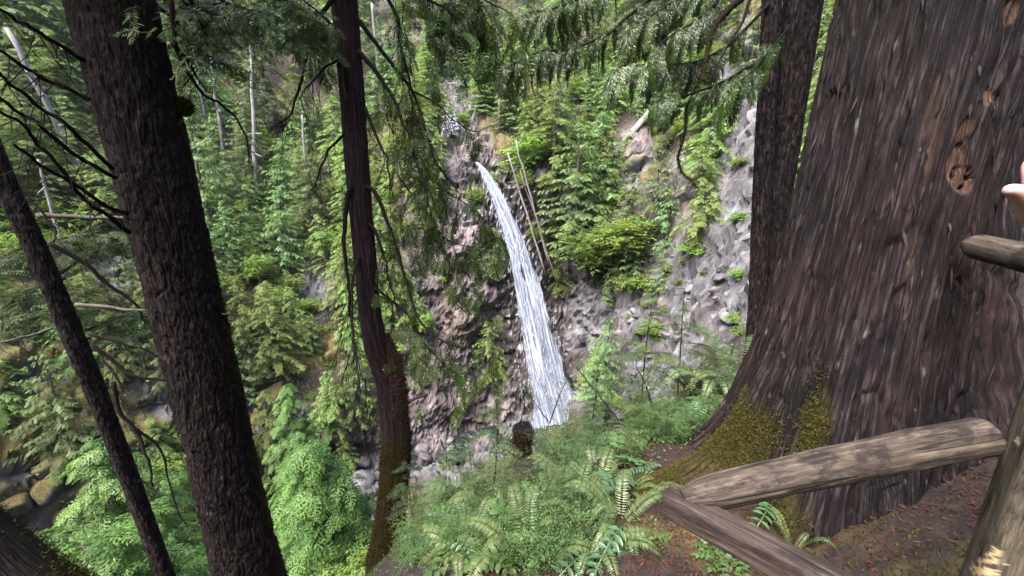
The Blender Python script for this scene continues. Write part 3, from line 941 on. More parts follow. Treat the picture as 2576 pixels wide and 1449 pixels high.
DESC = {'hemlock': ('hemlock_tree', 'bright green layered hemlock', 'tree'), 'cedar': ('cedar_tree', 'drooping green cedar', 'tree'),
        'fir': ('fir_tree', 'grey green dense fir', 'tree'), 'tall': ('tall_hemlock', 'tall bare stemmed hemlock', 'tree'),
        'maple': ('maple_shrub', 'yellow green maple shrub', 'shrub'), 'bush': ('leafy_bush', 'small bright leafy bush', 'shrub')}

def plant(kind, var, loc, s, label, group, rz=None, cat=None, name=None, fol=None, tilt=0.0):
    tm, cm, bm_ = proto('%s_%d' % (kind, var), VAR[kind][var])
    nm, _, ct = DESC[kind]
    root = thing(name or nm, label, cat or ct, tuple(loc), group, (tilt * math.cos(loc[0] * 7), tilt * math.sin(loc[0] * 5), random.random() * 6.28 if rz is None else rz), s)
    obj('trunk' if ct == 'tree' else 'stem', tm, MT['trunk_far'] if ct == 'tree' else MT['twig'], root)
    obj('branches', bm_, MT['twig'], root, kind='stuff')
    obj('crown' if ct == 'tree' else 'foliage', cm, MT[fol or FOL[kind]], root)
    return root

def region(px, py):
    if px < 1060: return ('on the mossy lower bank left of the creek', 'lower bank') if py > 820 else (('on the steep slope left of the waterfall', 'left slope') if py > 330 else ('high on the upper slope left of the cascade', 'upper left slope'))
    if py < 330: return ('on the upper slope above the waterfall', 'slope above the falls')
    if px < 1480: return ('on the rock walls beside the waterfall', 'walls beside the falls')
    return ('on the cliff right of the waterfall', 'right cliff')

LANDMARKS = [(635,230,'the tall white dead trunk'),(598,360,'the broken red stump'),(455,300,'the upper part of the thick fir'),(520,900,'the lower part of the thick fir'),(90,200,'the leaning white dead trunk'),
    (150,760,'the slim leaning fir'),(880,300,'the bare upper trunk of the hanging cedar'),(930,700,'the middle of the hanging cedar'),(985,1050,'the mossy bulge of the hanging cedar'),(1140,310,'the upper cascade'),(1200,410,'the waterfall lip'),
    (1160,700,'the fractured rock face beside the fall'),(1340,750,'the middle of the waterfall'),(1400,1040,'the waterfall foot'),(1255,200,'the grey bare pole trunk'),(1395,350,'the grey trunk with tangled twigs'),(1590,360,'the fallen log and brown boulder'),
    (1530,640,'the maple gully'),(1760,600,'the grey scree'),(1850,250,'the top of the grey cliff'),(760,1250,'the young bright cedar'),(300,680,'the grey rock between the firs'),(100,1050,'the mossy left bank'),(660,1050,'the pale rocks right of the thick fir'),
    (768,360,'the short grey dead trunk'),(1110,420,'the slender grey dead stem'),(880,1170,'the dark creek rocks'),(940,80,'the pale high dead trunk'),(1420,80,'the dark stub above the boughs'),(540,240,'the slim pale dead trunk'),(230,480,'the bare branches of the thick fir'),(1700,200,'the hanging cedar boughs')]
def where(px_, py_, lst=None):
    d = [((px_ - a) ** 2 + (py_ - b_) ** 2, a, b_, n_) for a, b_, n_ in (lst or LANDMARKS)]
    _, a, b_, n_ = min(d)
    if py_ < b_ - 45: rel = 'uphill of'
    elif py_ > b_ + 45: rel = 'downhill of'
    else: rel = 'level with'
    return rel + ' ' + n_
def size_word(f):
    return 'small' if f < .34 else ('large' if f > .67 else 'mid sized')

# far slope trees -------------------------------------------------------------
NO_TREE = [(110,1180,200,230),(330,1000,110,150),(1590,440,60,130),(600,440,35,50),(1165,700,95,190),(1190,400,75,130),(1150,240,45,90),(1320,600,120,230),(1370,850,130,250),(1150,1040,200,170),(1760,620,140,220),(1860,300,70,300),(1620,880,130,130),
           (295,680,60,50),(310,920,60,50),(100,955,60,40),(890,1180,150,110),(1590,370,50,60),(60,60,50,40),(500,1350,120,120),(660,1060,70,50),(800,745,60,40)]
placed = []
cnt = {}
def try_far(n, rmin, rmax, dist, kinds, wts, smin, smax, azr=(-61, 36)):
    r_ = np.random.default_rng(n + int(rmin))
    tries = 0
    made = 0
    while made < n and tries < n * 40:
        tries += 1
        a = r_.uniform(*azr)
        rr_ = math.sqrt(r_.uniform(rmin ** 2, rmax ** 2))
        p, rk, (px_, py_) = terrain_at(a, rr_)
        if px_ < -150 or px_ > 2100 or py_ > 1560: continue
        if (px_ > 1885) : continue
        if blob(np.array([px_]), np.array([py_]), NO_TREE)[0] > .3 and r_.random() > .04: continue
        if any((p[0] - q_[0]) ** 2 + (p[1] - q_[1]) ** 2 < (dist * (.6 + .4 * q_[2])) ** 2 for q_ in placed): continue
        pr_ = profile(np.array([a]))[0]
        if pr_[8, 0] - 3 < rr_ < pr_[9, 0] + .5: continue
        if rr_ < pr_[8, 0]: continue
        k = r_.choice(kinds, p=wts)
        if k in ('tall',) and py_ > 420: k = 'hemlock'
        placed.append((p[0], p[1], r_.random()))
        made += 1
        reg = region(px_, py_)
        ct = DESC[k][2]
        sc_ = r_.uniform(smin, smax)
        lab = '%s %s %s' % (size_word((sc_ - smin) / (smax - smin)), DESC[k][1], where(px_, py_))
        plant(k, int(r_.integers(len(VAR[k]))), p - [0, 0, .3], sc_, lab, lab, tilt=.06)
# big ones first
try_far(80, 76, 128, 6.5, ['tall', 'cedar', 'hemlock', 'fir'], [.4, .2, .3, .1], 1.1, 1.6)
try_far(130, 58, 90, 4.2, ['hemlock', 'cedar', 'fir', 'maple'], [.42, .28, .15, .15], .8, 1.35)
try_far(130, 38, 62, 2.9, ['hemlock', 'cedar', 'maple', 'bush'], [.32, .26, .26, .16], .65, 1.05)
try_far(190, 36, 75, 1.7, ['maple', 'bush', 'hemlock', 'cedar'], [.36, .34, .15, .15], .45, .85)

# trees seen singly --------------------------------------------------------------
def tree_at(kind, var, px_, py_, hpx, label, fol=None, rfix=None, sx=1.0):
    p = hit(px_, py_, 20) if rfix is None else PR(px_, py_, rfix)
    f = proj(p)[2]
    base_h = {'hemlock': (9, 11, 7), 'cedar': (10, 12, 7.5), 'fir': (12, 9), 'tall': (20, 23), 'maple': (3.8, 2.8, 4.6), 'bush': (1.6, 1.2)}[kind][var]
    s = hpx / FPX * f / base_h
    o = plant(kind, var, p - [0, 0, .3], s, label, None, fol=fol)
    o.scale = (s * sx, s * sx, s)
    return o
tree_at('cedar', 1, 1445, 640, 330, 'dark green drooping cedar leaning over the right side of the waterfall', 'cedar', 53.2, 1.25)
tree_at('cedar', 0, 1500, 560, 260, 'full green cedar behind the one leaning over the waterfall', 'cedar', 56, 1.3)
tree_at('hemlock', 1, 1392, 470, 260, 'flat topped hemlock with grey trunk above the waterfall pool side', 'hemlock', 57.5, 1.2)
tree_at('fir', 1, 1215, 300, 190, 'grey green fir beside the upper cascade', 'fir', 67, 1.5)
tree_at('maple', 0, 1530, 690, 130, 'round yellow green maple shrub in the gully below the cedars', None, 49, 1.5)
tree_at('maple', 1, 1570, 640, 100, 'maple shrub at the gully edge beside the grey scree', None, 49, 1.3)
tree_at('maple', 2, 1480, 700, 120, 'maple shrub between wet rock wall and gully shrubs', None, 50, 1.3)
tree_at('fir', 1, 1525, 765, 85, 'small pointed grey green fir standing before the gully shrubs', 'fir', 47.5, 1.0)
tree_at('cedar', 2, 1650, 520, 170, 'narrow cedar hanging on the cliff beside the fallen log', None, 49, 1.0)
tree_at('cedar', 0, 1700, 300, 220, 'cedar above the grey cliff behind the boughs', None, 58, 1.2)
tree_at('maple', 1, 1320, 440, 90, 'bright shrub on the rim right of the waterfall lip', None, 58, 1.2)
tree_at('bush', 0, 1680, 690, 30, 'small shrub on the scree slope above the gravel ledge', None, None, 1.3)
tree_at('bush', 1, 1760, 640, 34, 'small shrub in a crack of the grey cliff', None, None, 1.3)
tree_at('bush', 0, 1860, 560, 40, 'yellow green shrub at the cliff foot beside the twin trunks', None, None, 1.3)
tree_at('bush', 1, 1620, 720, 40, 'low shrub at the foot of the scree under the gully', None, None, 1.4)

for k, (x, y, r_) in enumerate([(2010,480,44),(2040,380,50),(2060,300,56),(2075,220,62),(2025,560,38),(2085,120,70),(2050,180,66),(2000,620,34)]):
    lab = 'sunlit bright green hemlock seen in the gap between twin trunks and huge cedar'
    p = hit(x, y, 9, 80)
    plant('hemlock', k % 3, p - [0, 0, .5], .012 * math.hypot(p[0], p[1]) + .12, lab, lab)

# undergrowth on the far slopes: ground leaves nobody could count
nU = 420000
ia = rng.integers(0, 376, nU); ir = rng.integers(0, NS, nU)
okm = (gr[ia, ir] > 24) & (gr[ia, ir] < 120) & (rockm[ia, ir] < .45 + .2 * rng.random(nU)) & (wetm[ia, ir] < .3)
okm &= (rng.random(nU) > mossm[ia, ir] * .6)
ia, ir = ia[okm], ir[okm]
b = G2[ia, ir] + rng.normal(0, .15, (len(ia), 3))
nn = nor[ia, ir]
d = nrm(rng.normal(0, 1, b.shape) + nn * .5 + [0, 0, .1])
sz = (.11 + .22 * rng.random(len(b))) * np.clip(gr[ia, ir] / 50, .6, 1.8)
obj('undergrowth', leafmesh('undergrowth', diamonds(b + nn * .15, d, nn + rng.normal(0, .4, b.shape), sz, sz * .5)), MT['undergrowth'], kind='stuff', label='low leafy undergrowth covering the far slopes', category='undergrowth')

nU = 160000
ia = rng.integers(0, 376, nU); ir = rng.integers(0, NS, nU)
okm = (gr[ia, ir] > 26) & (gr[ia, ir] < 75) & (rockm[ia, ir] < .4) & (rng.random(nU) < mossm[ia, ir] * blob(ppx[ia, ir], ppy[ia, ir], MOSSY))
ia, ir = ia[okm], ir[okm]
b = G2[ia, ir] + rng.normal(0, .12, (len(ia), 3)); nn = nor[ia, ir]
d = nrm(rng.normal(0, 1, b.shape) + nn * .6)
sz = .10 + .16 * rng.random(len(b))
obj('moss', leafmesh('moss', diamonds(b + nn * .05, d, nn + rng.normal(0, .5, b.shape), sz, sz * .6), np.clip(fbm(b * .5, 3, 7) + .5 + rng.normal(0, .15, len(b)), 0, 1)), MT['moss_far'], kind='stuff', label='orange and yellow green moss mats on the far bank', category='moss')

# ------------------------------------------------------------------ snags, fallen logs, boulders
def pole(name, mat, a, b, r0, r1, label, cat, stubs=0, group=None, sides=8):
    a, b = np.array(a), np.array(b)
    root = thing(name, label, cat, tuple(a), group)
    n = 10
    L = np.linalg.norm(b - a)
    path = (b - a) * np.linspace(0, 1, n)[:, None] + rng.normal(0, .006 * L, (n, 3)) * np.linspace(0, 1, n)[:, None]
    m = MB(); m.tube(path, [r0, (r0 + r1) * .5, r1], sides, True, .25, int(rng.integers(99)))
    obj('trunk', m.build('trunk'), mat, root)
    for k in range(stubs):
        t_ = .25 + .7 * rng.random()
        p0 = path[int(t_ * (n - 1))]
        d = nrm(np.array([rng.normal(), rng.normal(), rng.normal() * .4 - .2]))
        l = L * .06 * (.5 + rng.random())
        m = MB(); m.tube(np.array([p0, p0 + d * l * .5 + [0, 0, .03], p0 + d * l]), [r1 * .5 + .015, r1 * .2 + .008], 5)
        obj('dead_branch', m.build('dead_branch'), mat, root)
    return root

def snag(pts, r, w0, w1, label, mat='snag', stubs=5, near=False):
    (x0, y0), (x1, y1) = pts
    a = hit(x0, y0, 20)
    rg = math.hypot(a[0], a[1])
    rh = min(rg, r) if near else (rg if mat == 'red_wood' and y0 < 410 else min(rg, r + .55 * (rg - r)))
    a, b = PR(x0, y0, rh), PR(x1, y1, rh)
    gz = H(a[0], a[1])[0]
    a = a + (a - b) * max(0, a[2] - gz) / max(.5, b[2] - a[2])       # down to the ground behind the foliage
    w0, w1 = w0 * rh / r, w1 * rh / r
    return pole('snag', MT[mat], a - [0, 0, .8], b, w0, w1, label, 'dead tree', stubs)
snag(((641, 420), (630, 58)), 60, .27, .17, 'tall white dead trunk standing straight on the left slope', stubs=8)
snag(((556, 345), (530, 130)), 66, .22, .14, 'slim pale dead trunk left of the broken red stump')
snag(((518, 305), (482, 100)), 72, .25, .15, 'pale dead trunk close behind the thick fir')
snag(((602, 405), (594, 312)), 58, .45, .22, 'broken reddish rotten stump beside the tall white dead trunk', 'red_wood', 3)
snag(((160, 340), (20, 70)), 52, .28, .16, 'leaning white dead trunk behind the bare branches')
snag(((140, 560), (95, 400)), 48, .16, .08, 'thin forked white dead stem low behind the leaning fir', stubs=4)
snag(((768, 430), (760, 290)), 62, .2, .12, 'short grey dead trunk among the hemlocks left of the cedar')
snag(((1108, 500), (1112, 330)), 60, .17, .1, 'slender grey dead stem left of the pink rock face')
snag(((1259, 320), (1252, 60)), 66, .30, .2, 'grey bare pole trunk above the waterfall lip', 'trunk_far', 4)
snag(((1391, 480), (1396, 230)), 57, .26, .18, 'grey trunk with tangled dead twigs right of the waterfall', 'trunk_far', 12)
snag(((1322, 520), (1278, 385)), 53.4, .15, .09, 'thin white dead pole leaning over the waterfall', stubs=3, near=True)
snag(((1350, 540), (1296, 352)), 53.8, .16, .09, 'white forked dead pole leaning behind the thin one', stubs=5, near=True)
snag(((950, 150), (935, 10)), 90, .35, .25, 'pale dead trunk high on the upper slope', stubs=3)
snag(((1365, 590), (1310, 430)), 53.2, .10, .05, 'thin reddish dead pole sliding beside the waterfall', 'red_wood', 4, True)

def fallen(p0, p1, r0, r1, label, mat='snag', stubs=2):
    return pole('fallen_log', MT[mat], p0, p1, r0, r1, label, 'log', stubs)
_a, _b = hit(1541, 400, 20), hit(1632, 294, 20)
fallen(_a * .985 + [0, 0, .35], _b * .985 + [0, 0, .5], .55, .45, 'grey fallen log lying over the brown boulder on the cliff', 'snag')
fallen(PR(1118, 212, 82), PR(1150, 210, 82), .24, .22, 'short white log lying across the creek above the cascade', 'snag', 0)
fallen(PR(1093, 1015, 47.5), PR(1152, 985, 48), .22, .16, 'brown log stranded against the rock at the gorge bottom', 'red_wood', 0)
fallen(PR(1245, 1150, 43), PR(1285, 1090, 44.5), .28, .24, 'pale log standing among rubble behind the mossy stump', 'log_wood', 0)
fallen(PR(955, 1040, 45), PR(1150, 960, 47), .3, .1, 'dark thin log resting along the rock ledge', 'twig', 0)
fallen(PR(1100, 710, 48), PR(1092, 650, 49), .10, .05, 'small dead stick on the scree right of the gully', 'snag', 1)
fallen(PR(1660, 745, 44), PR(1650, 705, 45), .16, .10, 'small white stump of wood on the scree slope', 'snag', 0)
fallen(PR(0, 975, 44), PR(45, 935, 45), .12, .05, 'bleached stick poking out over the mossy bank', 'snag', 1)

def boulder_mesh(seed):
    r = np.random.default_rng(seed)
    n, m_ = 14, 20
    th = np.linspace(0, PI, n)[:, None]; ph = np.linspace(0, 2 * PI, m_, endpoint=False)[None]
    v = np.stack(np.broadcast_arrays(np.sin(th) * np.cos(ph), np.sin(th) * np.sin(ph), np.cos(th)), -1)
    rad = np.full(v.shape[:2], 1.25)
    for k in range(11):
        d = nrm(r.normal(0, 1, 3)); c = .62 + .35 * r.random()
        dp = v @ d
        rad = np.where(dp > .05, np.minimum(rad, c / np.maximum(dp, .05)), rad)
    v = v * (rad * (1 + .04 * fbm(v * 3, 3, seed)))[..., None] * np.array([1, .85, .7])
    i_ = np.arange(n - 1)[:, None] * m_; j_ = np.arange(m_)[None]; j2 = (j_ + 1) % m_
    return new_mesh('boulder', v.reshape(-1, 3), np.stack([i_ + j_, i_ + m_ + j_, i_ + m_ + j2, i_ + j2], -1).reshape(-1, 4))
BM = [boulder_mesh(s) for s in range(7)]
for b_ in BM: b_.materials.append(MT['rock'])
BMM = [boulder_mesh(s + 40) for s in range(5)]
for b_ in BMM: b_.materials.append(MT['mossy_rock'])
def boulder(p, s, label, group=None, meshes=None):
    o = obj('boulder', random.choice(meshes or BM), None, None, tuple(p), (rng.normal(0, .4), rng.normal(0, .4), rng.random() * 6.28), (s * rng.uniform(.8, 1.3), s, s * rng.uniform(.7, 1.1)))
    return tag(o, label, 'boulder', group)
nb = 0
while nb < 150:
    a = rng.uniform(-50, 8)
    pr_ = profile(np.array([a]))[0]
    rr_ = rng.uniform(pr_[8, 0] - 4, pr_[9, 0] + 1.5)
    p, rk, (px_, py_) = terrain_at(a, rr_)
    s = .25 + .9 * rng.random() ** 2.5
    lab = '%s angular creek boulder %s' % (size_word((s - .25) / .5), where(px_, py_))
    boulder(p + [0, 0, s * .25], s, lab, lab)
    nb += 1
for k in range(34):
    px_, py_ = rng.uniform(1500, 1860), rng.uniform(640, 980)
    p = hit(px_, py_, 20)
    s = .2 + .6 * rng.random() ** 2
    lab = '%s loose scree stone %s' % (size_word((s - .2) / .4), where(px_, py_))
    boulder(p + [0, 0, s * .15], s, lab, lab)
for k in range(30):
    x, y = (rng.uniform(0, 520), rng.uniform(820, 1300)) if k % 3 else (rng.uniform(600, 900), rng.uniform(980, 1180))
    p = hit(x, y, 20)
    s = .5 + 1.1 * rng.random() ** 2
    lab = '%s pale bank rock %s' % (size_word((s - .5) / .8), where(x, y))
    boulder(p + [0, 0, s * .05], s * .9, lab, lab, BMM)
for k in range(26):
    x, y = rng.uniform(1490, 1872), rng.uniform(430, 930)
    p = hit(x, y, 20)
    s = rng.uniform(.3, .75)
    lab = '%s creeping cliff bush %s' % (size_word((s - .3) / .45), where(x, y))
    plant('bush', k % 2, p - [0, 0, .1], s, lab, lab, fol='hemlock' if k % 3 else None)
boulder(hit(1606, 405, 20) + [.2, .9, -.5], 2.1, 'big brown boulder under the fallen log on the cliff', None, BMM)
boulder(PR(505, 1445, 33), 1.6, 'smooth reddish boulder at the water beside the thick fir')
boulder(PR(945, 1275, 38), 1.7, 'rounded grey boulder in the creek left of the mossy cedar base')
boulder(PR(905, 1225, 40), 1.5, 'flat brown boulder behind the rounded grey one')
boulder(PR(2562, 585, 6.6), .36, 'pale striped rock behind the big cedar near the upper rail')

# ------------------------------------------------------------------ foreground trees
def trunk_grid(name, zs, axis, rad, ths, bark, masks=None):
    """bark surface: axis(z)->xy, rad(z,th); bark(arc,z)->offset; masks(px,py,pts)->dict"""
    zs, ths = np.asarray(zs), np.asarray(ths)
    Zg, Tg = np.meshgrid(zs, ths, indexing='ij')
    ax = np.array([axis(z) for z in zs])
    Rg = rad(Zg, Tg)
    arc = Tg * np.median(Rg)
    def pts(Rr): return np.stack([ax[:, None, 0] + Rr * np.cos(Tg), ax[:, None, 1] + Rr * np.sin(Tg), Zg], -1)
    p0 = pts(Rg)
    px_, py_, _ = proj(p0)
    at, off = masks(px_, py_, p0, Tg) if masks else ({}, 0)
    p1 = pts(Rg + bark(arc, Zg, Tg) + off)
    n, m_ = Zg.shape
    i_ = np.arange(n - 1)[:, None] * m_; j_ = np.arange(m_)[None]; j2 = (j_ + 1) % m_
    q_ = np.stack([i_ + j_, i_ + j2, i_ + m_ + j2, i_ + m_ + j_], -1).reshape(-1, 4)
    a = {'bc': np.stack([arc, Zg, np.zeros_like(Zg)], -1).reshape(-1, 3)}
    a.update({k: v.ravel() for k, v in at.items()})
    return new_mesh(name, p1.reshape(-1, 3), q_, None, True, a), p1

def ridged(p, seed, octv=4):
    return 1 - np.abs(fbm(p, octv, seed)) * 2.2

def dense_angles(front, n_front, n_back, half=1.75):
    a = np.linspace(front - half, front + half, n_front)
    b_ = np.linspace(front + half, front + 2 * PI - half, n_back + 2)[1:-1]
    return np.concatenate([a, b_])

def surf_normals(Pg):
    n = nrm(np.cross(np.gradient(Pg, axis=1), np.gradient(Pg, axis=0)))
    c = Pg.mean(axis=1, keepdims=True)
    s = np.sign(((Pg - c) * n).sum(-1, keepdims=True))
    return n * np.where(s == 0, 1, s)

def tufts(name, pos, nor_, mat, parent, L=.035, W=.012, hang=.4, kind='stuff', **pp):
    n = len(pos)
    d = nrm(nor_ + rng.normal(0, .55, (n, 3)) + np.array([0, 0, -hang]))
    Q = diamonds(pos - nor_ * .004, d, rng.normal(0, 1, (n, 3)), L * (.5 + rng.random(n)), W * (.7 + .6 * rng.random(n)))
    return obj(name, leafmesh(name, Q), mat, parent, kind=kind, **pp)

# the huge cedar -----------------------------------------------------------------
CX, CY = 2.75, 3.04
big = thing('giant_cedar', 'huge old cedar with shaggy reddish grey bark and mossy roots', 'tree', (0, 0, 0))
LOBES = [(PI * .99, .85, .45, .17), (PI * 1.22, .32, .7, .22), (PI * 1.45, .38, .5, .20), (PI * 1.77, 1.15, 1.15, .26), (PI * .75, .4, .6, .3), (0.05, .75, .6, .3), (PI * .4, .5, .5, .3)]
def big_rad(z, th):
    zz_ = np.clip(z + 1.1, 0, 99)
    r0 = .525 + .10 * np.exp(-np.clip(zz_ - 1.0, 0, 9) / 1.2) + .20 * np.exp(-zz_ / .75)
    for (t0, A, hh_, w) in LOBES:
        dt = np.angle(np.exp(1j * (th - t0)))
        r0 = r0 + A * np.exp(-zz_ / hh_) * np.exp(-(dt / (w * (.7 + .9 * np.exp(-zz_ / .8)))) ** 2)
        r0 = r0 + .05 * A * np.exp(-zz_ / 2.0) * np.exp(-(dt / .22) ** 2)
    return r0 * (1 + .03 * np.sin(3 * th + 1) + .02 * np.sin(5 * th + z))
def big_bark(s, z, th):
    p = np.stack([s * 8.0 + .5 * fbm(np.stack([s * 1.5, z * .8, z * 0], -1), 2, 60) * 3, z * .75, th * 0 + 1], -1)
    p2 = np.stack([s * 24, z * 5.0, th * 0 + 4], -1)
    p3 = np.stack([s * 2.2, z * .35, th * 0 + 7], -1)
    wv = fbm(np.stack([s * 3, z * 1.5, z * 0], -1), 2, 66)
    plate, ed = cells(np.stack([s * 15 + wv, z * 1.7 + wv * 2, th * 0], -1), 61)
    fib = ridged(np.stack([s * 30 + wv * 2, z * 1.8, th * 0 + 3], -1), 67, 2)
    plate = plate * .7 + .45 * fib - .2 * np.clip(.12 - ed, 0, .12) / .12
    fur = np.minimum(np.abs(fbm(np.stack([s * 9 + wv * 1.2, z * .9 + wv, th * 0 + 2], -1), 3, 68)) * 5.0, 1)
    fur2 = np.minimum(np.abs(fbm(np.stack([s * 21 + wv * 2, z * 2.0, th * 0 + 6], -1), 2, 69)) * 4.0, 1)
    return .026 * fur + .011 * fur2 + .008 * fbm(p2, 3, 62) + .028 * fbm(p3, 3, 63) + .012 * plate - .035
SCAR = [(2428,330,22,48,-.28),(2408,405,24,45,-.28),(2424,452,26,34,0),(2492,240,12,26,-.2),(2545,28,22,34,-.2),(2512,250,10,22,-.2)]
HOLE = [(2408,446,6,7),(2441,449,8,6),(2424,473,9,4)]
REDS = [(2345,250,20,90,-.25),(2330,430,22,120,-.28),(2290,650,14,120,-.25)]
def ell(px_, py_, e):
    dx, dy = px_ - e[0], py_ - e[1]
    if len(e) > 4: dx = dx - e[4] * dy
    return np.sqrt((dx / e[2]) ** 2 + (dy / e[3]) ** 2)
def big_masks(px_, py_, p0, th):
    nzz = fbm(p0 * np.array([9, 9, 4.0]), 4, 70)
    sc_ = np.zeros_like(px_); off = np.zeros_like(px_)
    for e in SCAR:
        m_ = np.clip((1.05 + nzz * .35 - ell(px_, py_, e)) / .12, 0, 1)
        sc_ = np.maximum(sc_, m_); off -= .016 * m_
    for e in REDS:
        m_ = np.clip((1.0 + nzz * .8 - ell(px_, py_, e)) / .3, 0, 1)
        sc_ = np.maximum(sc_, m_ * .30); off -= .012 * m_
    for e in HOLE:
        m_ = np.clip((1.1 - ell(px_, py_, e)) / .3, 0, 1)
        sc_ *= 1 - m_; off -= .045 * m_
    zz_ = p0[..., 2]
    left = np.exp(-(np.angle(np.exp(1j * (th - PI * .99))) / .34) ** 2) * np.clip((.05 - zz_) / .3, 0, 1)
    l2 = np.exp(-(np.angle(np.exp(1j * (th - PI * 1.22))) / .13) ** 2) * np.clip((.45 - zz_) / .4, 0, 1)
    mo = np.clip((left + l2) * 1.6 + nzz * .9 - .35, 0, 1)
    return {'scar': sc_, 'moss': mo}, off
zs = np.concatenate([np.linspace(-1.5, 3.2, 420), np.linspace(3.3, 14, 40)])
ths = dense_angles(math.atan2(-CY, -CX), 330, 60)
cm_, bigP = trunk_grid('trunk', zs, lambda z: (CX + .02 + .028 * z, CY), big_rad, ths, big_bark, big_masks)
obj('trunk', cm_, MT['bark_cedar'], big)
# moss on its left root
Nb = surf_normals(bigP)
_, _, _ = 0, 0, 0
Zg = bigP[..., 2]; Tg = np.broadcast_to(ths, Zg.shape)
wm = np.exp(-(np.angle(np.exp(1j * (Tg - PI * .99))) / .30) ** 2) * np.clip((.0 - Zg) / .3, 0, 1) + .8 * np.exp(-(np.angle(np.exp(1j * (Tg - PI * 1.22))) / .10) ** 2) * np.clip((.45 - Zg) / .4, 0, 1)
wm = np.where(Zg > -1.15, wm, 0) * np.clip(.6 + 2 * fbm(bigP * 4, 3, 71), 0, 1)
wf = (wm * np.linalg.norm(np.cross(np.gradient(bigP, axis=0), np.gradient(bigP, axis=1)), axis=-1)).ravel()
sel = rng.choice(len(wf), 34000, p=wf / wf.sum())
tufts('moss', bigP.reshape(-1, 3)[sel] + rng.normal(0, .010, (34000, 3)), Nb.reshape(-1, 3)[sel], MT['moss'], big, .020, .0075, .35)
# shreds of loose bark
nsr = 420
kz = rng.integers(20, 400, nsr); kt = rng.integers(10, 320, nsr)
pb = bigP[kz, kt]; nb_ = Nb[kz, kt]
d = nrm(np.stack([rng.normal(0, .12, nsr), rng.normal(0, .12, nsr), -np.ones(nsr)], -1) + nb_ * .12)
obj('bark_shreds', leafmesh('bark_shreds', diamonds(pb + nb_ * .004, d, nb_ + rng.normal(0, .3, (nsr, 3)), .05 + .13 * rng.random(nsr), .008 + .014 * rng.random(nsr), .3, .03)), MT['shred'], big, kind='stuff')

def crown_over(parent, x, y, z0, Hh, R, seed, mat, kind='cedar', gap=.3):
    mb, Q, ti, bb = conifer(seed, Hh, R, kind, .02, .8, 5, .55, 1.05, gap=gap)
    Q = Q + np.array([x, y, z0])
    obj('crown', leafmesh('crown', Q, ti), mat, parent)
crown_over(big, CX, CY, 9.0, 16, 4.2, 201, MT['cedar'])

# pixel poly-lines to branches ------------------------------------------------------
def pix(pl, r, dr=0.0):
    n = len(pl)
    return np.array([PR(x, y, r + dr * k / max(1, n - 1)) for k, (x, y) in enumerate(pl)])

def branch(parent, pl, r, w0, w1, mat, dr=0.0, jit=.015, sides=7, name='branch'):
    p = resample(pix(pl, r, dr), max(8, 5 * len(pl)))
    p = p + fbm(np.stack([np.linspace(0, 1.6 * len(pl), len(p)), np.full(len(p), rng.random() * 50), np.zeros(len(p))], -1)[:, None, :] + np.arange(3)[None, :, None] * 7.7, 2, 3) * jit * 2.2 * np.linspace(.2, 1, len(p))[:, None]
    m = MB(); m.tube(p, [w0, (w0 + w1) * .5, w1], sides, True, .25, int(rng.integers(90)))
    return obj(name, m.build(name), mat, parent), p

def twiglets(p, n, L, down=1.0, spread=.5, w=.004):
    """thin hanging side twigs along a branch; returns builder and twig paths"""
    m = MB(); out = []
    for k in range(n):
        i = int(rng.integers(len(p) // 5, len(p)))
        l = L * (.4 + .9 * rng.random())
        d = nrm(np.array([rng.normal(0, spread), rng.normal(0, spread * .6), -down * (.6 + .5 * rng.random())]))
        q_ = np.array([p[i], p[i] + d * l * .45 + rng.normal(0, .05 * l, 3), p[i] + d * l * .8 + [0, 0, -.1 * l] + rng.normal(0, .08 * l, 3), p[i] + d * l + [0, 0, -.2 * l] + rng.normal(0, .1 * l, 3)])
        q_ = resample(q_, 8)
        m.tube(q_, [w, w * .4], 4, False)
        out.append(q_)
    return m, out

def sprays_on(paths, per, T, s, fwd_down=.8, keep=1.0, up_bias=None, start=.15):
    X, Y, Z, Pp, S = [], [], [], [], []
    for p in paths:
        n = len(p)
        tan = nrm(np.gradient(p, axis=0))
        for k in range(per):
            if rng.random() > keep: continue
            i = int(min(n - 1, max(n * start, rng.integers(0, n))))
            sd = nrm(np.cross(tan[i], [0, 0, 1]) + 1e-3) * rng.choice([-1, 1])
            f = nrm(tan[i] * .6 + sd * (.4 + .6 * rng.random()) + np.array([0, 0, -1]) * fwd_down * rng.random() * 1.3 + rng.normal(0, .15, 3))
            up = (np.array([0, -.45, .7]) if up_bias is None else np.array(up_bias)) + rng.normal(0, .3, 3)
            x, y, z = frame(f, up)
            X.append(x); Y.append(y); Z.append(z); Pp.append(p[i]); S.append(s * (.6 + .7 * rng.random()))
    X, Y, Z, Pp, S = map(np.array, (X, Y, Z, Pp, S))
    return place(T, X, Y, Z, Pp, S), np.repeat(np.clip(rng.normal(.45, .25, len(S)), 0, 1), len(T))

# thick fir on the left -----------------------------------------------------------
def line_trunk(keys, r, z0, z1):
    pts = np.array([PR(x, y, r) for x, y in keys])
    o = np.argsort(pts[:, 2]); pts = pts[o]
    def axis(z):
        if z < pts[0, 2]: d = (pts[1] - pts[0]) / (pts[1, 2] - pts[0, 2]); return (pts[0] + d * (z - pts[0, 2]))[:2]
        if z > pts[-1, 2]: d = (pts[-1] - pts[-2]) / (pts[-1, 2] - pts[-2, 2]); return (pts[-1] + d * (z - pts[-1, 2]))[:2]
        return np.array([np.interp(z, pts[:, 2], pts[:, k]) for k in (0, 1)])
    return axis

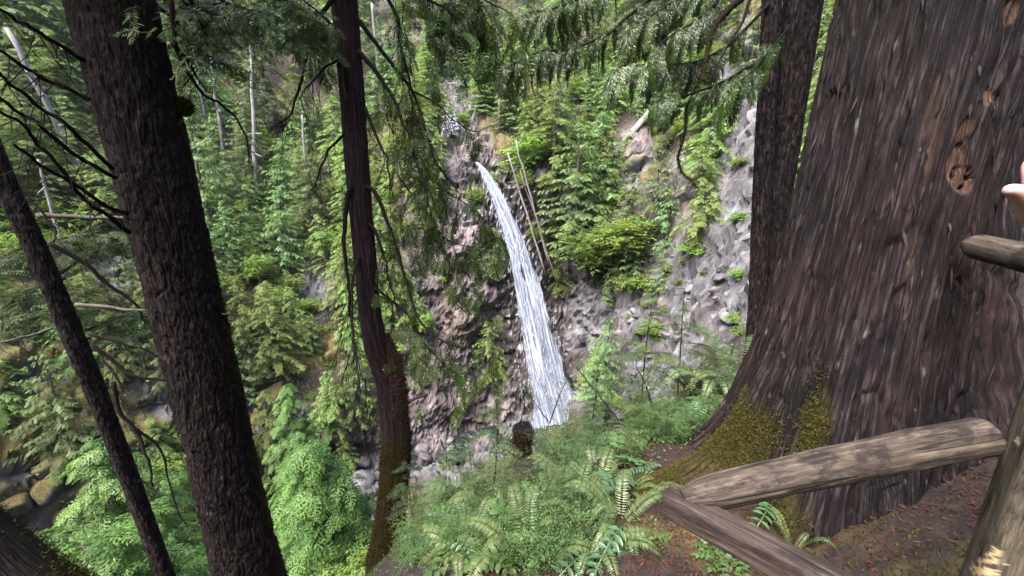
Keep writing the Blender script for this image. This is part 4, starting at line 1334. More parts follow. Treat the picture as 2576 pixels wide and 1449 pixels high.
fir = thing('thick_fir', 'thick dark fir trunk with plated bark and moss along one edge', 'tree')
ax1 = line_trunk([(283, 0), (455, 700), (628, 1449)], 5.5, 0, 0)
zb1 = float(H(*ax1(-5.0))[0])
def fir_rad(z, th):
    return (.297 + .05 * np.exp(-(z + 3.2) / 1.2) * (z > -6)) * (1 + .03 * np.sin(2 * th) + .02 * np.sin(5 * th + 2 * z)) + .25 * np.exp(-np.clip(z - zb1, 0, 9) / .5)
def fir_bark(s, z, th):
    w = fbm(np.stack([s * 3, z * 2, th * 0], -1), 2, 80)
    pl, ed = cells(np.stack([s * 27 + w * 1.6, z * 8.5 + w * 1.6, th * 0], -1), 81)
    pl2, ed2 = cells(np.stack([s * 40, z * 18, th * 0], -1), 85)
    fur = np.minimum(np.abs(fbm(np.stack([s * 15 + w * 1.5, z * 3.0 + w, th * 0 + 2], -1), 3, 84)) * 4.5, 1)
    return .015 * fur + .009 * pl - .006 * np.clip(.22 - ed, 0, .22) / .22 + .004 * ridged(np.stack([s * 12 + w, z * 1.6, th * 0], -1), 83, 2) + .006 * pl2 + .014 * fbm(np.stack([s * 2.5, z * 1.0, th * 0], -1), 3, 82)
def fir_masks(px_, py_, p0, th):
    t0 = math.atan2(p0[0, 0, 1], p0[0, 0, 0])
    nzz = fbm(p0 * 5, 4, 86)
    mo = np.exp(-(np.angle(np.exp(1j * (th - .72))) / .50) ** 2) * np.clip((1.0 - p0[..., 2]) / 2.0, 0, 1)
    return {'moss': np.clip(mo * 1.3 + nzz * .7 - .2, 0, 1)}, 0
zs1 = np.concatenate([np.linspace(zb1 - .4, -3.6, 30)[:-1], np.linspace(-3.6, 4.6, 640), np.linspace(4.7, 13, 30)])
th1 = dense_angles(math.atan2(-4.15, 3.6), 150, 30)
fm_, firP = trunk_grid('trunk', zs1, ax1, fir_rad, th1, fir_bark, fir_masks)
obj('trunk', fm_, MT['bark_fir'], fir)
Nf = surf_normals(firP)
Zg = firP[..., 2]; Tg = np.broadcast_to(th1, Zg.shape)
wm = np.exp(-(np.angle(np.exp(1j * (Tg - .65))) / .45) ** 2) * np.clip((1.2 - Zg) / 2.0, 0, 1) * (Zg > -4)
wm = wm * np.clip(.4 + 2 * fbm(firP * 3, 3, 88), 0, 1)
wf = wm.ravel() / wm.sum()
sel = rng.choice(wf.size, 5000, p=wf)
tufts('moss', firP.reshape(-1, 3)[sel], Nf.reshape(-1, 3)[sel], MT['moss_brown'], fir, .026, .010, .5)
kp = PR(462, 268, 5.42)
kb = boulder_mesh(31)
ko = obj('mossy_knob', kb, MT['moss_brown'], fir, tuple(kp), None, (.08, .07, .08))
kd = nrm(rng.normal(0, 1, (900, 3)))
tufts('moss', kd * .85, kd, MT['moss_brown'], ko, .42, .14, .3)
DEAD1 = [[(210,150),(120,95),(40,45),(-20,10)],[(225,250),(127,203),(67,173),(-20,115)],[(285,425),(187,333),(100,267),(33,213),(-20,165)],
         [(290,447),(200,397),(110,320),(20,263),(-20,240)],[(325,585),(267,540),(197,483),(133,393),(50,317),(-20,270)],[(318,537),(283,526),(213,483),(100,410),(25,365)]]
for pl in DEAD1:
    o, p = branch(fir, pl, 5.25, .019, .009, MT['twig'], -.9, .02, name='dead_branch')
    m, tw = twiglets(p, 9, .5, .8, .7, .004)
    obj('twigs', m.build('twigs'), MT['twig'], o, kind='stuff')
for pl in ([(432,0),(440,95),(457,147),(500,227),(560,267),(603,310),(627,367),(632,420)], [(473,-10),(510,67),(537,133)], [(433,110),(470,150),(500,215)]):
    o, p = branch(fir, pl, 5.1, .022, .006, MT['twig'], .3, .015, name='dead_branch')
    m, tw = twiglets(p, 8, .35, .8, .6, .004)
    obj('twigs', m.build('twigs'), MT['twig'], o, kind='stuff')
for pl in ([(535,628),(560,630),(600,628)], [(535,630),(580,655),(610,690)], [(560,790),(640,795)]):
    branch(fir, pl, 5.3, .010, .004, MT['twig_pale'], .2, .008, 5, name='dead_branch')
HB = [[(400,-40),(470,10),(560,45),(640,70)],[(430,-60),(560,0),(680,40),(750,90)],[(500,-70),(640,-20),(740,10),(790,60)],[(400,20),(450,60),(500,120),(560,160)]]
for pl in HB:
    o, p = branch(fir, pl, 5.2, .02, .005, MT['twig'], .5, .02)
    m, tw = twiglets(p, 26, .45, .35, .8, .004)
    obj('twigs', m.build('twigs'), MT['twig'], o, kind='stuff')
    Q, ti = sprays_on([p] + tw, 5, T_SAP, .20, .4)
    obj('needles', leafmesh('needles', Q, ti), MT['sapling'], o, kind='stuff')
crown_over(fir, *(list(ax1(9.0)) + [7.5]), 14, 3.2, 202, MT['fir'], 'fir')

# thin leaning fir -------------------------------------------------------------
thin = thing('slim_leaning_fir', 'slim leaning fir trunk with scaly bark and broken side branches', 'tree')
ax2 = line_trunk([(-60, 280), (25, 483), (87, 616), (158, 783), (232, 966), (323, 1199), (412, 1433)], 6.2, 0, 0)
zb2 = float(H(*ax2(-6.0))[0])
def thin_bark(s, z, th):
    pl, ed = cells(np.stack([s * 34, z * 15, th * 0], -1), 91)
    return .006 * pl - .007 * np.clip(.2 - ed, 0, .2) / .2
zs2 = np.concatenate([np.linspace(zb2 - .4, -4.4, 20)[:-1], np.linspace(-4.4, 2.4, 420), np.linspace(2.5, 11, 26)])
th2 = dense_angles(math.atan2(-4.5, 4.4), 60, 14)
tm_, thinP = trunk_grid('trunk', zs2, ax2, lambda z, th: .090 + .006 * np.sin(3 * th + z) - .004 * np.clip(z, 0, 6) + .12 * np.exp(-np.clip(z - zb2, 0, 9) / .5), th2, thin_bark)
obj('trunk', tm_, MT['bark_thin'], thin)
DEAD2 = [([(92,541),(200,546),(322,550)], 'twig_pale', .022, .018), ([(123,613),(200,653),(273,713),(347,770),(360,803)], 'twig', .024, .012), ([(190,766),(280,774),(377,781)], 'twig_pale', .020, .014),
         ([(222,840),(300,860),(405,897)], 'twig', .018, .008), ([(230,866),(283,906),(333,943),(420,957)], 'twig', .022, .012), ([(133,826),(67,846),(-20,868)], 'twig_pale', .012, .006),
         ([(285,960),(300,1033),(337,1076),(360,1126),(380,1173),(383,1226)], 'twig', .024, .010), ([(337,1076),(400,1126),(420,1183),(437,1250),(467,1323)], 'twig', .016, .006),
         ([(70,495),(110,540),(143,580),(125,608)], 'twig', .012, .006), ([(255,905),(290,940),(310,985)], 'twig', .016, .008)]
for pl, mt, w0, w1 in DEAD2:
    o, p = branch(thin, pl, 5.95, w0, w1, MT[mt], -.25, .012, name='dead_branch')
    m, tw = twiglets(p, 6, .28, .7, .6, .0035)
    obj('twigs', m.build('twigs'), MT['twig'], o, kind='stuff')
for pl in ([(60,620),(20,640),(-40,650)], [(150,690),(230,640),(330,600)], [(165,700),(80,730),(-20,790)], [(200,800),(120,790),(20,800)], [(215,830),(300,800),(380,795)], [(95,640),(160,600),(260,585)]):
    o, p = branch(thin, pl, 6.5, .012, .004, MT['twig'], .5, .02)
    m, tw = twiglets(p, 22, .42, .12, .9, .003)
    obj('twigs', m.build('twigs'), MT['twig'], o, kind='stuff')
    Q, ti = sprays_on([p] + tw, 5, T_SAP, .20, .15, up_bias=(0, -.3, .9))
    obj('needles', leafmesh('needles', Q, ti), MT['dark_needles'], o, kind='stuff')
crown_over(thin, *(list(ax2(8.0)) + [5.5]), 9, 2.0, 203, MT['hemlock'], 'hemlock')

# middle cedar with hanging branches --------------------------------------------------
mid = thing('hanging_cedar', 'slender purple brown cedar with drooping dead branches and mossy base', 'tree')
RC = 6.0
ax3 = line_trunk([(866, 0), (886, 233), (902, 467), (915, 616), (932, 800), (948, 880), (976, 966), (996, 1080), (994, 1180), (985, 1260), (972, 1400)], RC, 0, 0)
zb3 = float(H(*ax3(-4.4))[0])
def mid_rad(z, th):
    base = .140 + .075 / (1 + np.exp((z + 1.55) * 5))
    return base * (1 + .04 * np.sin(2 * th + 1) + .03 * np.sin(6 * th)) + .02 * np.exp(-((z + .8) / .5) ** 2) + .10 * np.exp(-np.clip(z - zb3, 0, 9) / .35)
def mid_bark(s, z, th):
    return .009 * ridged(np.stack([s * 26 + .6 * fbm(np.stack([s * 4, z, z * 0], -1), 2, 5), z * .9, th * 0], -1), 95, 2) + .004 * fbm(np.stack([s * 60, z * 3, th * 0], -1), 2, 96)
def mid_masks(px_, py_, p0, th):
    nzz = fbm(p0 * 6, 4, 97)
    mo = np.clip((-2.0 - p0[..., 2]) / .5, 0, 1)
    return {'moss': np.clip(mo * 1.2 + nzz * .6 - .1, 0, 1) * (p0[..., 2] < -1.2)}, 0
zs3 = np.concatenate([np.linspace(zb3 - .3, 5.2, 620), np.linspace(5.3, 12, 24)])
th3 = dense_angles(math.atan2(-5.6, 2.1), 96, 16)
mm_, midP = trunk_grid('trunk', zs3, ax3, mid_rad, th3, mid_bark, mid_masks)
obj('trunk', mm_, MT['bark_mid'], mid)
# mossy bulge where an old stem has broken off
bulge = np.array([PR(1005, 1090, RC - .02), PR(998, 980, RC - .06), PR(990, 910, RC - .08), PR(981, 862, RC - .06), PR(976, 842, RC - .04)])
m = MB(); m.tube(resample(bulge, 24), [.14, .155, .15, .11, .03], 28, True, .12, 12)
bo = obj('mossy_bulge', m.build('mossy_bulge'), MT['bark_mid'], mid)
bp_ = np.vstack(m.v); bn = nrm(bp_ - resample(bulge, 24).mean(0) * [1, 1, 0] - bp_ * [0, 0, 1])
sel = rng.integers(0, len(bp_), 5200)
tufts('moss', bp_[sel] + rng.normal(0, .012, (5200, 3)), bn[sel], MT['moss_brown'], bo, .035, .011, .5)
Nm = surf_normals(midP)
Zg = midP[..., 2]
wm = np.clip((-2.1 - Zg) / .5, 0, 1) * (Zg > zb3 - .1)
wf = wm.ravel() / wm.sum()
sel = rng.choice(wf.size, 9000, p=wf)
tufts('moss', midP.reshape(-1, 3)[sel], Nm.reshape(-1, 3)[sel], MT['moss_brown'], mid, .035, .011, .4)
CB = [ # polyline, width, sprays?, twigs
 ([(898,45),(977,150),(1034,227),(1074,333),(1094,400),(1151,483)], .030, 1, 26), ([(902,128),(951,187),(987,247),(1014,307),(1037,360),(1044,407),(1071,477)], .032, 1, 24),
 ([(960,-40),(977,0),(1004,50),(1001,100),(1017,157),(1032,220),(1034,300)], .026, 1, 18), ([(919,273),(941,327),(964,377),(977,417),(985,480)], .026, 0, 16),
 ([(842,-5),(794,57),(777,107),(764,183),(747,240),(727,287),(697,310)], .028, 0, 16), ([(853,150),(807,180),(770,230),(748,250)], .018, 0, 12),
 ([(866,338),(831,373),(801,430),(784,477)], .020, 0, 12), ([(920,470),(944,483),(977,560),(1004,643),(1024,723),(1044,783),(1074,830),(1127,863),(1177,876)], .030, 2, 22),
 ([(925,560),(944,583),(967,643),(984,717),(997,770)], .026, 0, 16), ([(935,720),(960,737),(1017,783),(1061,853),(1101,903),(1157,943),(1211,926),(1237,893)], .020, 2, 18),
 ([(890,470),(877,483),(867,566),(867,633),(874,703),(877,766),(891,866),(887,916)], .034, 0, 22), ([(905,640),(888,700),(884,800),(896,900),(905,990)], .022, 0, 22),
 ([(930,700),(945,760),(950,850),(968,900)], .022, 0, 12), ([(910,-60),(1000,-30),(1100,10),(1164,60),(1180,130)], .022, 3, 20), ([(1010,-50),(1120,-20),(1200,30),(1261,100)], .020, 3, 20),
 ([(1090,-60),(1170,-20),(1240,10),(1290,40)], .018, 3, 14), ([(1040,230),(1090,255),(1140,300),(1190,330),(1240,320)], .012, 2, 4), ([(985,250),(1040,290),(1075,310)], .012, 1, 10),
 ([(1030,350),(1070,420),(1110,470),(1180,520),(1230,560)], .014, 3, 14), ([(1000,440),(1060,520),(1120,600),(1190,625),(1250,640)], .014, 3, 14), ([(830,60),(790,20),(740,-20)], .014, 3, 10),
 ([(1071,477),(1090,560),(1120,640),(1160,680)], .012, 2, 10), ([(845,70),(800,30),(780,70),(790,140)], .012, 0, 8),
 ([(900,750),(860,830),(850,900)], .010, 0, 8), ([(880,890),(860,960),(830,1010)], .010, 0, 8), ([(905,960),(890,1040),(895,1110)], .010, 0, 10), ([(920,950),(925,1040),(950,1110)], .010, 0, 10)]
for k, (pl, w, sp_, nt_) in enumerate(CB):
    o, p = branch(mid, pl, RC - .1, w, w * .3, MT['twig'], (-.9 if k % 2 else -.3), .018, name='branch' if sp_ else 'dead_branch')
    m, tw = twiglets(p, nt_, .62, 1.0, .38, .0042)
    obj('twigs', m.build('twigs'), MT['twig'], o, kind='stuff')
    if sp_:
        Q, ti = sprays_on(tw + [p[len(p) // 3:]], {1: 1, 2: 2, 3: 3}[sp_], T_NEAR_C, .27, 1.3, .85)
        obj('leaf_sprays', leafmesh('leaf_sprays', Q, ti), MT['cedar_near'], o, kind='stuff')
crown_over(mid, *(list(ax3(8.0)) + [6.0]), 11, 2.6, 204, MT['cedar'])

# twin trunk tree behind the giant cedar ------------------------------------------------
twin = thing('twin_trunk_cedar', 'cedar with twin straight trunks close behind the huge cedar', 'tree')
for nm, keys, r_, sd in (('trunk', [(2022, 0), (1950, 483), (1915, 900)], .245, 3), ('trunk', [(1943, 0), (1916, 500), (1900, 900)], .125, 4)):
    axx = line_trunk(keys, 7.7 if sd == 3 else 7.25, 0, 0)
    zb = float(H(*axx(-2.0))[0])
    def tb(s, z, th, sd=sd):
        pl, ed = cells(np.stack([s * 22, z * 7, th * 0], -1), 100 + sd)
        return .009 * pl - .012 * np.clip(.2 - ed, 0, .2) / .2
    zz4 = np.concatenate([np.linspace(zb - .4, 5.5, 420), np.linspace(5.6, 14, 20)])
    th4 = dense_angles(math.atan2(-6.3, -4.1), 90, 16)
    me4, _p = trunk_grid('trunk', zz4, axx, lambda z, th: r_ * (1 + .03 * np.sin(3 * th)) + .15 * np.exp(-np.clip(z - zb, 0, 9) / .4), th4, tb)
    obj('trunk', me4, MT['bark_twin'], twin)
BO = [([(1945,0),(1840,108),(1765,150),(1705,163),(1640,160),(1560,168)], .024, 7.2, -2.4, 34), ([(1940,135),(1890,165),(1821,205),(1730,240),(1690,246),(1655,254)], .026, 7.2, -2.2, 22),
      ([(1720,-60),(1631,0),(1570,50),(1521,90),(1415,130),(1368,127),(1280,165)], .026, 6.5, -1.6, 36), ([(1990,60),(1960,100),(1900,170),(1880,190),(1830,230)], .016, 7.0, -1.5, 12),
      ([(1900,-80),(1800,-30),(1700,0),(1640,40),(1590,70)], .022, 6.6, -1.4, 24), ([(1600,-70),(1520,-30),(1450,0),(1400,20),(1330,30)], .02, 6.4, -1.2, 22), ([(1860,-60),(1790,20),(1750,50),(1690,90),(1650,120)], .018, 6.6, -1.6, 18)]
for pl, w, r_, dr, ns_ in BO:
    o, p = branch(twin, pl, r_, w, .006, MT['twig'], dr, .012)
    X, Y, Z, Pp, S = [], [], [], [], []
    tan = nrm(np.gradient(p, axis=0))
    for k in range(ns_ * 2):
        i = int(rng.integers(len(p) // 6, len(p)))
        sd = rng.choice([-1, 1])
        f = nrm(tan[i] * .8 + np.array([0, -.9, 0]) * sd * (.15 + .6 * rng.random()) + np.array([0, 0, -1]) * (.05 + .45 * rng.random()))
        x, y, z = frame(f, np.array([0, -.15, .95]) + rng.normal(0, .12, 3))
        X.append(x); Y.append(y); Z.append(z); Pp.append(p[i] + rng.normal(0, .02, 3)); S.append(.20 + .15 * rng.random())
    Q = place(T_BOUGH, np.array(X), np.array(Y), np.array(Z), np.array(Pp), np.array(S))
    obj('leaf_sprays', leafmesh('leaf_sprays', Q, np.repeat(np.clip(rng.normal(.45, .25, len(S)), 0, 1), len(T_BOUGH))), MT['bough'], o, kind='stuff')
for pl, w, ms_ in (([(1880,-20),(1830,30),(1791,77),(1775,140),(1768,205)], .045, 1), ([(1890,-10),(1870,50),(1848,93),(1815,140),(1790,190)], .022, 0), ([(1726,265),(1727,310),(1718,350),(1708,400),(1716,430),(1735,452),(1752,470)], .020, 1),
                ([(1410,-20),(1420,20),(1421,60),(1424,118)], .020, 0), ([(1424,60),(1440,90),(1462,118)], .012, 0), ([(1418,60),(1408,95),(1398,118)], .012, 0), ([(1800,190),(1805,250),(1825,310)], .012, 0)):
    o, p = branch(twin, pl, 6.0, w, w * .35, MT['twig'], -.4, .015, name='mossy_branch' if ms_ else 'dead_branch')
    m, tw = twiglets(p, 8, .22, .9, .5, .0035)
    obj('twigs', m.build('twigs'), MT['twig'], o, kind='stuff')
    if ms_:
        k = rng.integers(0, len(p), 1400)
        tufts('moss', p[k] + nrm(rng.normal(0, 1, (1400, 3))) * w * .7, nrm(rng.normal(0, 1, (1400, 3))), MT['moss'], o, .03, .009, .5)
axx = line_trunk([(2022, 0), (1950, 483), (1915, 900)], 7.5, 0, 0)
crown_over(twin, *(list(axx(9.0)) + [7.0]), 12, 3.0, 205, MT['cedar'])

# ------------------------------------------------------------------ fence timbers
def log_path(a, b, n=60, sag=0.0):
    t_ = np.linspace(0, 1, n)[:, None]
    return np.array(a) * (1 - t_) + np.array(b) * t_ + np.array([0, 0, -1]) * (sag * 4 * t_ * (1 - t_))

def timber(name, a, b, w, h, parent, mat, up=(0, 0, 1), seg=40, chip=None, seed=0, bev=.012):
    """hewn square timber with rounded arrises and slightly uneven faces"""
    a, b = np.array(a, float), np.array(b, float)
    x = nrm(b - a); y = nrm(np.cross(np.array(up, float), x)); z = np.cross(x, y)
    prof = []
    for sx, sy, a0 in ((1, 1, 0), (-1, 1, PI / 2), (-1, -1, PI), (1, -1, 1.5 * PI)):
        for k in range(4):
            an = a0 + k * PI / 6
            prof.append((sx * (w / 2 - bev) + bev * math.cos(an), sy * (h / 2 - bev) + bev * math.sin(an)))
    prof = np.array(prof)
    dense = []
    for k in range(len(prof)):
        p, q_ = prof[k], prof[(k + 1) % len(prof)]
        m_ = max(1, int(np.linalg.norm(q_ - p) / .012))
        dense += [p + (q_ - p) * j / m_ for j in range(m_)]
    prof = np.array(dense); m_ = len(prof)
    t_ = np.linspace(0, 1, seg)
    L = np.linalg.norm(b - a)
    V = a + (b - a) * t_[:, None, None] + prof[None, :, :1] * y + prof[None, :, 1:] * z
    pn = np.stack(np.broadcast_arrays(prof[None, :, 0] * 18, prof[None, :, 1] * 18, t_[:, None] * L * 3.0), -1)
    nrm_ = nrm(prof[:, :1] * y + prof[:, 1:] * z)
    V = V + nrm_[None] * (.004 * fbm(pn, 3, seed) + .003 * fbm(pn * [3, 3, .6], 2, seed + 3))[..., None]
    per = np.concatenate([[0], np.cumsum(np.linalg.norm(np.diff(prof, axis=0), axis=1))])
    bc = np.stack(np.broadcast_arrays(per[None], (t_ * L)[:, None], np.full((1, 1), float(seed))), -1)
    i_ = np.arange(seg - 1)[:, None] * m_; j_ = np.arange(m_)[None]; j2 = (j_ + 1) % m_
    q_ = np.stack([i_ + j_, i_ + j2, i_ + m_ + j2, i_ + m_ + j_], -1).reshape(-1, 4)
    vv = np.vstack([V.reshape(-1, 3), [a], [b]]); c0 = seg * m_
    jj = np.arange(m_); k2 = (jj + 1) % m_
    tr = np.vstack([np.stack([np.full(m_, c0), k2, jj], -1), np.stack([np.full(m_, c0 + 1), (seg - 1) * m_ + jj, (seg - 1) * m_ + k2], -1)])
    bcv = np.vstack([bc.reshape(-1, 3), bc[0, :1], bc[-1, :1]])
    at = {'bc': bcv}
    if chip is not None: at['chip'] = np.concatenate([chip(V).ravel(), [0, 0]])
    me = new_mesh(name, vv, q_, tr, False, at)
    return obj(name, me, mat, parent)

fence = thing('wooden_fence', 'rustic timber fence with log rail resting on a square beam', 'fence')
E1 = P(1688, 1262, 1.50)
bd = nrm(np.array([.745, -.67, -.03]))
timber('square_beam', E1 - bd * .02, E1 + bd * 1.35,   .092, .095, fence, MT['beam_wood'], seed=5, seg=120)
Lw = P(1722, 1254, 1.47); Rw = P(2470, 1098, 1.56)
lp = log_path(Lw, Rw, 90, -.008)
m = MB()
rads = [.030, .052, .060, .063, .064, .065, .065, .066, .067, .068, .068, .069, .070, .070, .071, .072, .072, .073, .073, .074]
lp = np.vstack([lp[0] + (lp[0] - lp[1]) * .6, lp])
m.tube(lp, rads, 110, True, .05, 4)
gv = m.v[0][:len(lp) * 110].reshape(len(lp), 110, 3)
for th0, dep, i0, i1, sd in ((62, .30, 26, 91, 2), (40, .16, 4, 50, 5), (84, .2, 50, 88, 8), (75, .14, 10, 36, 11)):   # drying checks along the rail
    for i in range(i0, i1):
        j0 = th0 + 3.0 * float(fbm(np.array([i * .05, sd, 0.0]), 3, sd))
        fade = min(1, (i - i0) / 8, (i1 - i) / 8)
        for j in range(int(j0) - 2, int(j0) + 3):
            w_ = max(0, 1 - abs(j - j0) / 1.3) * dep * fade
            gv[i, j % 110] += (lp[i] - gv[i, j % 110]) * w_
obj('log_rail', m.build('log_rail'), MT['log_wood'], fence)
CH = [(2500,1390,16,14),(2492,1412,30,10),(2478,1435,30,16),(2560,1110,8,10)]
def chipmask(V):
    px_, py_, _ = proj(V)
    nzz = fbm(V * 60, 3, 6)
    m_ = np.zeros_like(px_)
    for e in CH: m_ = np.maximum(m_, np.clip((1 + nzz * 1.2 - ell(px_, py_, e)) / .15, 0, 1))
    return m_
pc = P(2540, 1075, 1.53) + np.array([.10, -.05, 0])
gz = float(H(pc[0], pc[1])[0])
timber('post', [pc[0], pc[1], gz - .3], [pc[0], pc[1], 1.25], .17, .165, fence, MT['post_wood'], up=(.85, -.5, 0), seg=260, chip=chipmask, seed=9, bev=.03)
e2 = E1 + bd * .80
gz = float(H(e2[0], e2[1])[0])
timber('post', [e2[0] + .0, e2[1], gz - .3], [e2[0], e2[1], E1[2] - .064], .075, .075, fence, MT['beam_wood'], up=(.61, .79, 0), seg=50, seed=12)

rail2 = thing('upper_rail', 'short weathered log rail butting against the right side of the huge cedar', 'rail')
a = PR(2436, 615, 3.62); b_ = PR(2960, 735, 2.75)
m = MB(); m.tube(np.vstack([a + (a - b_) * .012, log_path(a, b_, 50)]), [.03] + [.072] * 10, 32, True, .05, 8)
obj('log_rail', m.build('log_rail'), MT['log_wood'], rail2)
p2 = PR(2960, 735, 2.75)
timber('post', [p2[0], p2[1], -.6], [p2[0], p2[1], p2[2] + .25], .15, .15, rail2, MT['post_wood'], up=(1, 0, 0), seg=60, seed=15, bev=.03)

# ------------------------------------------------------------------ mossy stump and corner log
st = PR(1312, 1235, 6.0)
stump = thing('mossy_stump', 'dark mossy stump standing in the bushes below the waterfall', 'stump')
pth = np.array([PR(1312, 1300, 6.0) - [0, 0, .2], PR(1312, 1200, 6.0), PR(1313, 1130, 6.0), PR(1316, 1075, 6.0)])
m = MB(); m.tube(resample(pth, 30), [.20, .17, .16, .155], 26, True, .14, 6)
obj('trunk', m.build('trunk'), MT['bark_fir'], stump)
vv = np.vstack(m.v); sel = rng.integers(0, len(vv), 6000)
cc = np.array([pth[:, 0].mean(), pth[:, 1].mean(), 0])
tufts('moss', vv[sel] + rng.normal(0, .012, (6000, 3)), nrm((vv[sel] - cc) * [1, 1, 0]), MT['moss_brown'], stump, .04, .012, .5)

cl = thing('mossy_leaning_log', 'thick moss covered log lying across the slope foot of the slim fir', 'log')
pth = np.array([PR(-230, 1330, 3.0) + (PR(-230, 1330, 3.0) - PR(-70, 1440, 2.9)) * 4.5, PR(-230, 1330, 3.0), PR(-70, 1440, 2.9), PR(60, 1530, 2.8), PR(200, 1610, 2.7)])
m = MB(); m.tube(resample(pth, 50), [.17, .19, .20, .20, .21], 40, True, .16, 16)
me_ = m.build('trunk')
vv = np.vstack(m.v)
at_ = me_.attributes.new('moss', 'FLOAT', 'POINT'); at_.data.foreach_set('value', np.clip(fbm(vv * 4, 4, 5) * 2.5 + .75, 0, 1).astype(np.float32))
obj('trunk', me_, MT['bark_cedar'], cl)
vv = np.vstack(m.v); ctr = np.repeat(resample(pth, 50), 40, axis=0); nv = nrm(vv[:2000] - ctr)
wts = np.clip(.55 + 2.2 * fbm(vv[:2000] * 4, 4, 5), .02, 1); wts /= wts.sum()
sel = rng.choice(2000, 26000, p=wts)
tufts('moss', vv[sel] + rng.normal(0, .012, (26000, 3)), nv[sel], MT['moss'], cl, .016, .007, .1)

# ------------------------------------------------------------------ near plants
def near_pt(px_, py_):
    for k in range(60):
        p = hit(px_, py_ + 8 * k, 1.2, 30)
        if math.hypot(p[0], p[1]) < 6.6: break
    p[2] = H(p[0], p[1])[0]
    return p

def frond_mesh(seed, L=.8, n=38, arch=.55, w=.11):
    r = np.random.default_rng(seed)
    t_ = np.linspace(0, 1, 20)
    path = np.stack([L * .8 * t_, 0 * t_, L * (arch * np.sin(t_ * PI * .62) * .95 - .25 * t_ ** 3)], -1)
    ts = np.linspace(.10, .99, n)
    pc_ = np.stack([np.interp(ts, t_, path[:, k]) for k in range(3)], -1)
    tn = nrm(np.stack([np.interp(ts, t_, np.gradient(path[:, k])) for k in range(3)], -1))
    Q = []
    for s in (-1, 1):
        d = np.array([0, s, 0]) + tn * .28 + np.array([0, 0, -.12]) + r.normal(0, .05, (n, 3))
        up = np.cross(tn, [0, 1.0, 0]); up *= np.sign(up[:, 2:])
        l = w * np.clip(np.sin((ts * .9 + .1) * PI) ** .55, .08, 1) * np.where(ts < .25, .75 + ts, 1) * (1 - .35 * ts)
        Q.append(diamonds(pc_, d, up + r.normal(0, .12, (n, 3)), l, .017, .3))
    rach = diamonds(path[:-1], np.diff(path, axis=0), np.tile([0, 1.0, .3], (19, 1)), np.linalg.norm(np.diff(path, axis=0), axis=1) * 1.1, .007)
    Q = np.concatenate(Q + [rach])
    return leafmesh('frond', Q)
FR = [frond_mesh(s, .8, 38, .5 + .12 * s, .105) for s in range(4)]
for f_ in FR: f_.materials.append(MT['fern'])
def fern(p, s, n, label, lo=0, hi=2 * PI):
    root = thing('sword_fern', label, 'fern', tuple(p), None, (0, 0, 0), s)
    for k in range(n):
        a = lo + (hi - lo) * (k + rng.random() * .8) / n
        o = obj('frond', random.choice(FR), None, root, (0, 0, .0), (rng.normal(0, .15), -.25 * rng.random() + .2, a), .75 + .5 * rng.random())
fern(near_pt(1800, 1010), 1.35, 15, 'large sword fern with long pale fronds beside the huge cedar root')
fern(near_pt(1880, 905), 1.45, 13, 'sword fern growing high at the foot of the twin trunks')
fern(near_pt(1740, 940), 1.1, 10, 'smaller sword fern below the one by the twin trunks')
fern(near_pt(1500, 1240), .8, 9, 'sword fern with yellow green fronds on the brown slope')
fern(near_pt(1560, 1330), .7, 8, 'sword fern arching out of the moss near the beam end')
fern(near_pt(1990, 1400), .35, 6, 'small dark fern under the log rail')
fern(near_pt(1140, 1345), .4, 6, 'small fern among the huckleberry by the mossy cedar')
fern(near_pt(1600, 1130), .45, 8, 'fern in the undergrowth below the leaning stem')

def pinnate_mesh(seed, L=.26, n=7, lw=.030, ll=.075, droop=.3):
    r = np.random.default_rng(seed)
    V, F = [], []
    def leaflet(b, d, up, l, w):
        s = nrm(np.cross(d, up)); u_ = np.cross(s, d)
        i0 = len(V)
        for f, wd, cz in ((0, .0, 0), (.22, .8, .02), (.5, 1, .03), (.8, .62, 0), (1, 0, -.06)):
            c = b + d * l * f + u_ * l * cz
            V.extend([c + s * w * .5 * wd + u_ * w * .18 * wd, c, c - s * w * .5 * wd + u_ * w * .18 * wd])
        for k in range(4):
            a_ = i0 + k * 3
            F.append((a_, a_ + 1, a_ + 4, a_ + 3)); F.append((a_ + 1, a_ + 2, a_ + 5, a_ + 4))
    for k in range(n):
        t_ = (k + .8) / n
        c = np.array([L * t_, 0, .10 * L * math.sin(t_ * PI) - droop * L * t_ ** 2])
        for s in (-1, 1):
            d = nrm(np.array([.45, s, -.15]) + r.normal(0, .08, 3))
            leaflet(c, d, np.array([0, 0, 1.0]) + r.normal(0, .1, 3), ll * (1 - .25 * abs(t_ - .45)), lw)
    c = np.array([L, 0, -droop * L])
    leaflet(c, nrm(np.array([1, 0, -.4])), np.array([0, 0, 1.0]), ll, lw * 1.1)
    i0 = len(V)
    for k in range(9):
        t_ = k / 8
        c = np.array([L * t_, 0, .10 * L * math.sin(t_ * PI) - droop * L * t_ ** 2])
        V.extend([c + [0, .0022, 0], c - [0, .0022, 0]])
        if k: F.append((i0 + 2 * k - 2, i0 + 2 * k - 1, i0 + 2 * k + 1, i0 + 2 * k))
    V = np.array(V)
    return new_mesh('leaf', V, np.array(F), None, True, {'tint': np.clip(r.normal(.5, .2, len(V)), 0, 1)})
PM = [pinnate_mesh(s, .24 + .04 * s, 6 + s, .026, .066, .25 + .1 * s) for s in range(3)]
for f_ in PM: f_.materials.append(MT['grape'])
SM = [pinnate_mesh(10 + s, .22, 4, .048, .085, .2) for s in range(2)]
for f_ in SM: f_.materials.append(MT['huckle'])
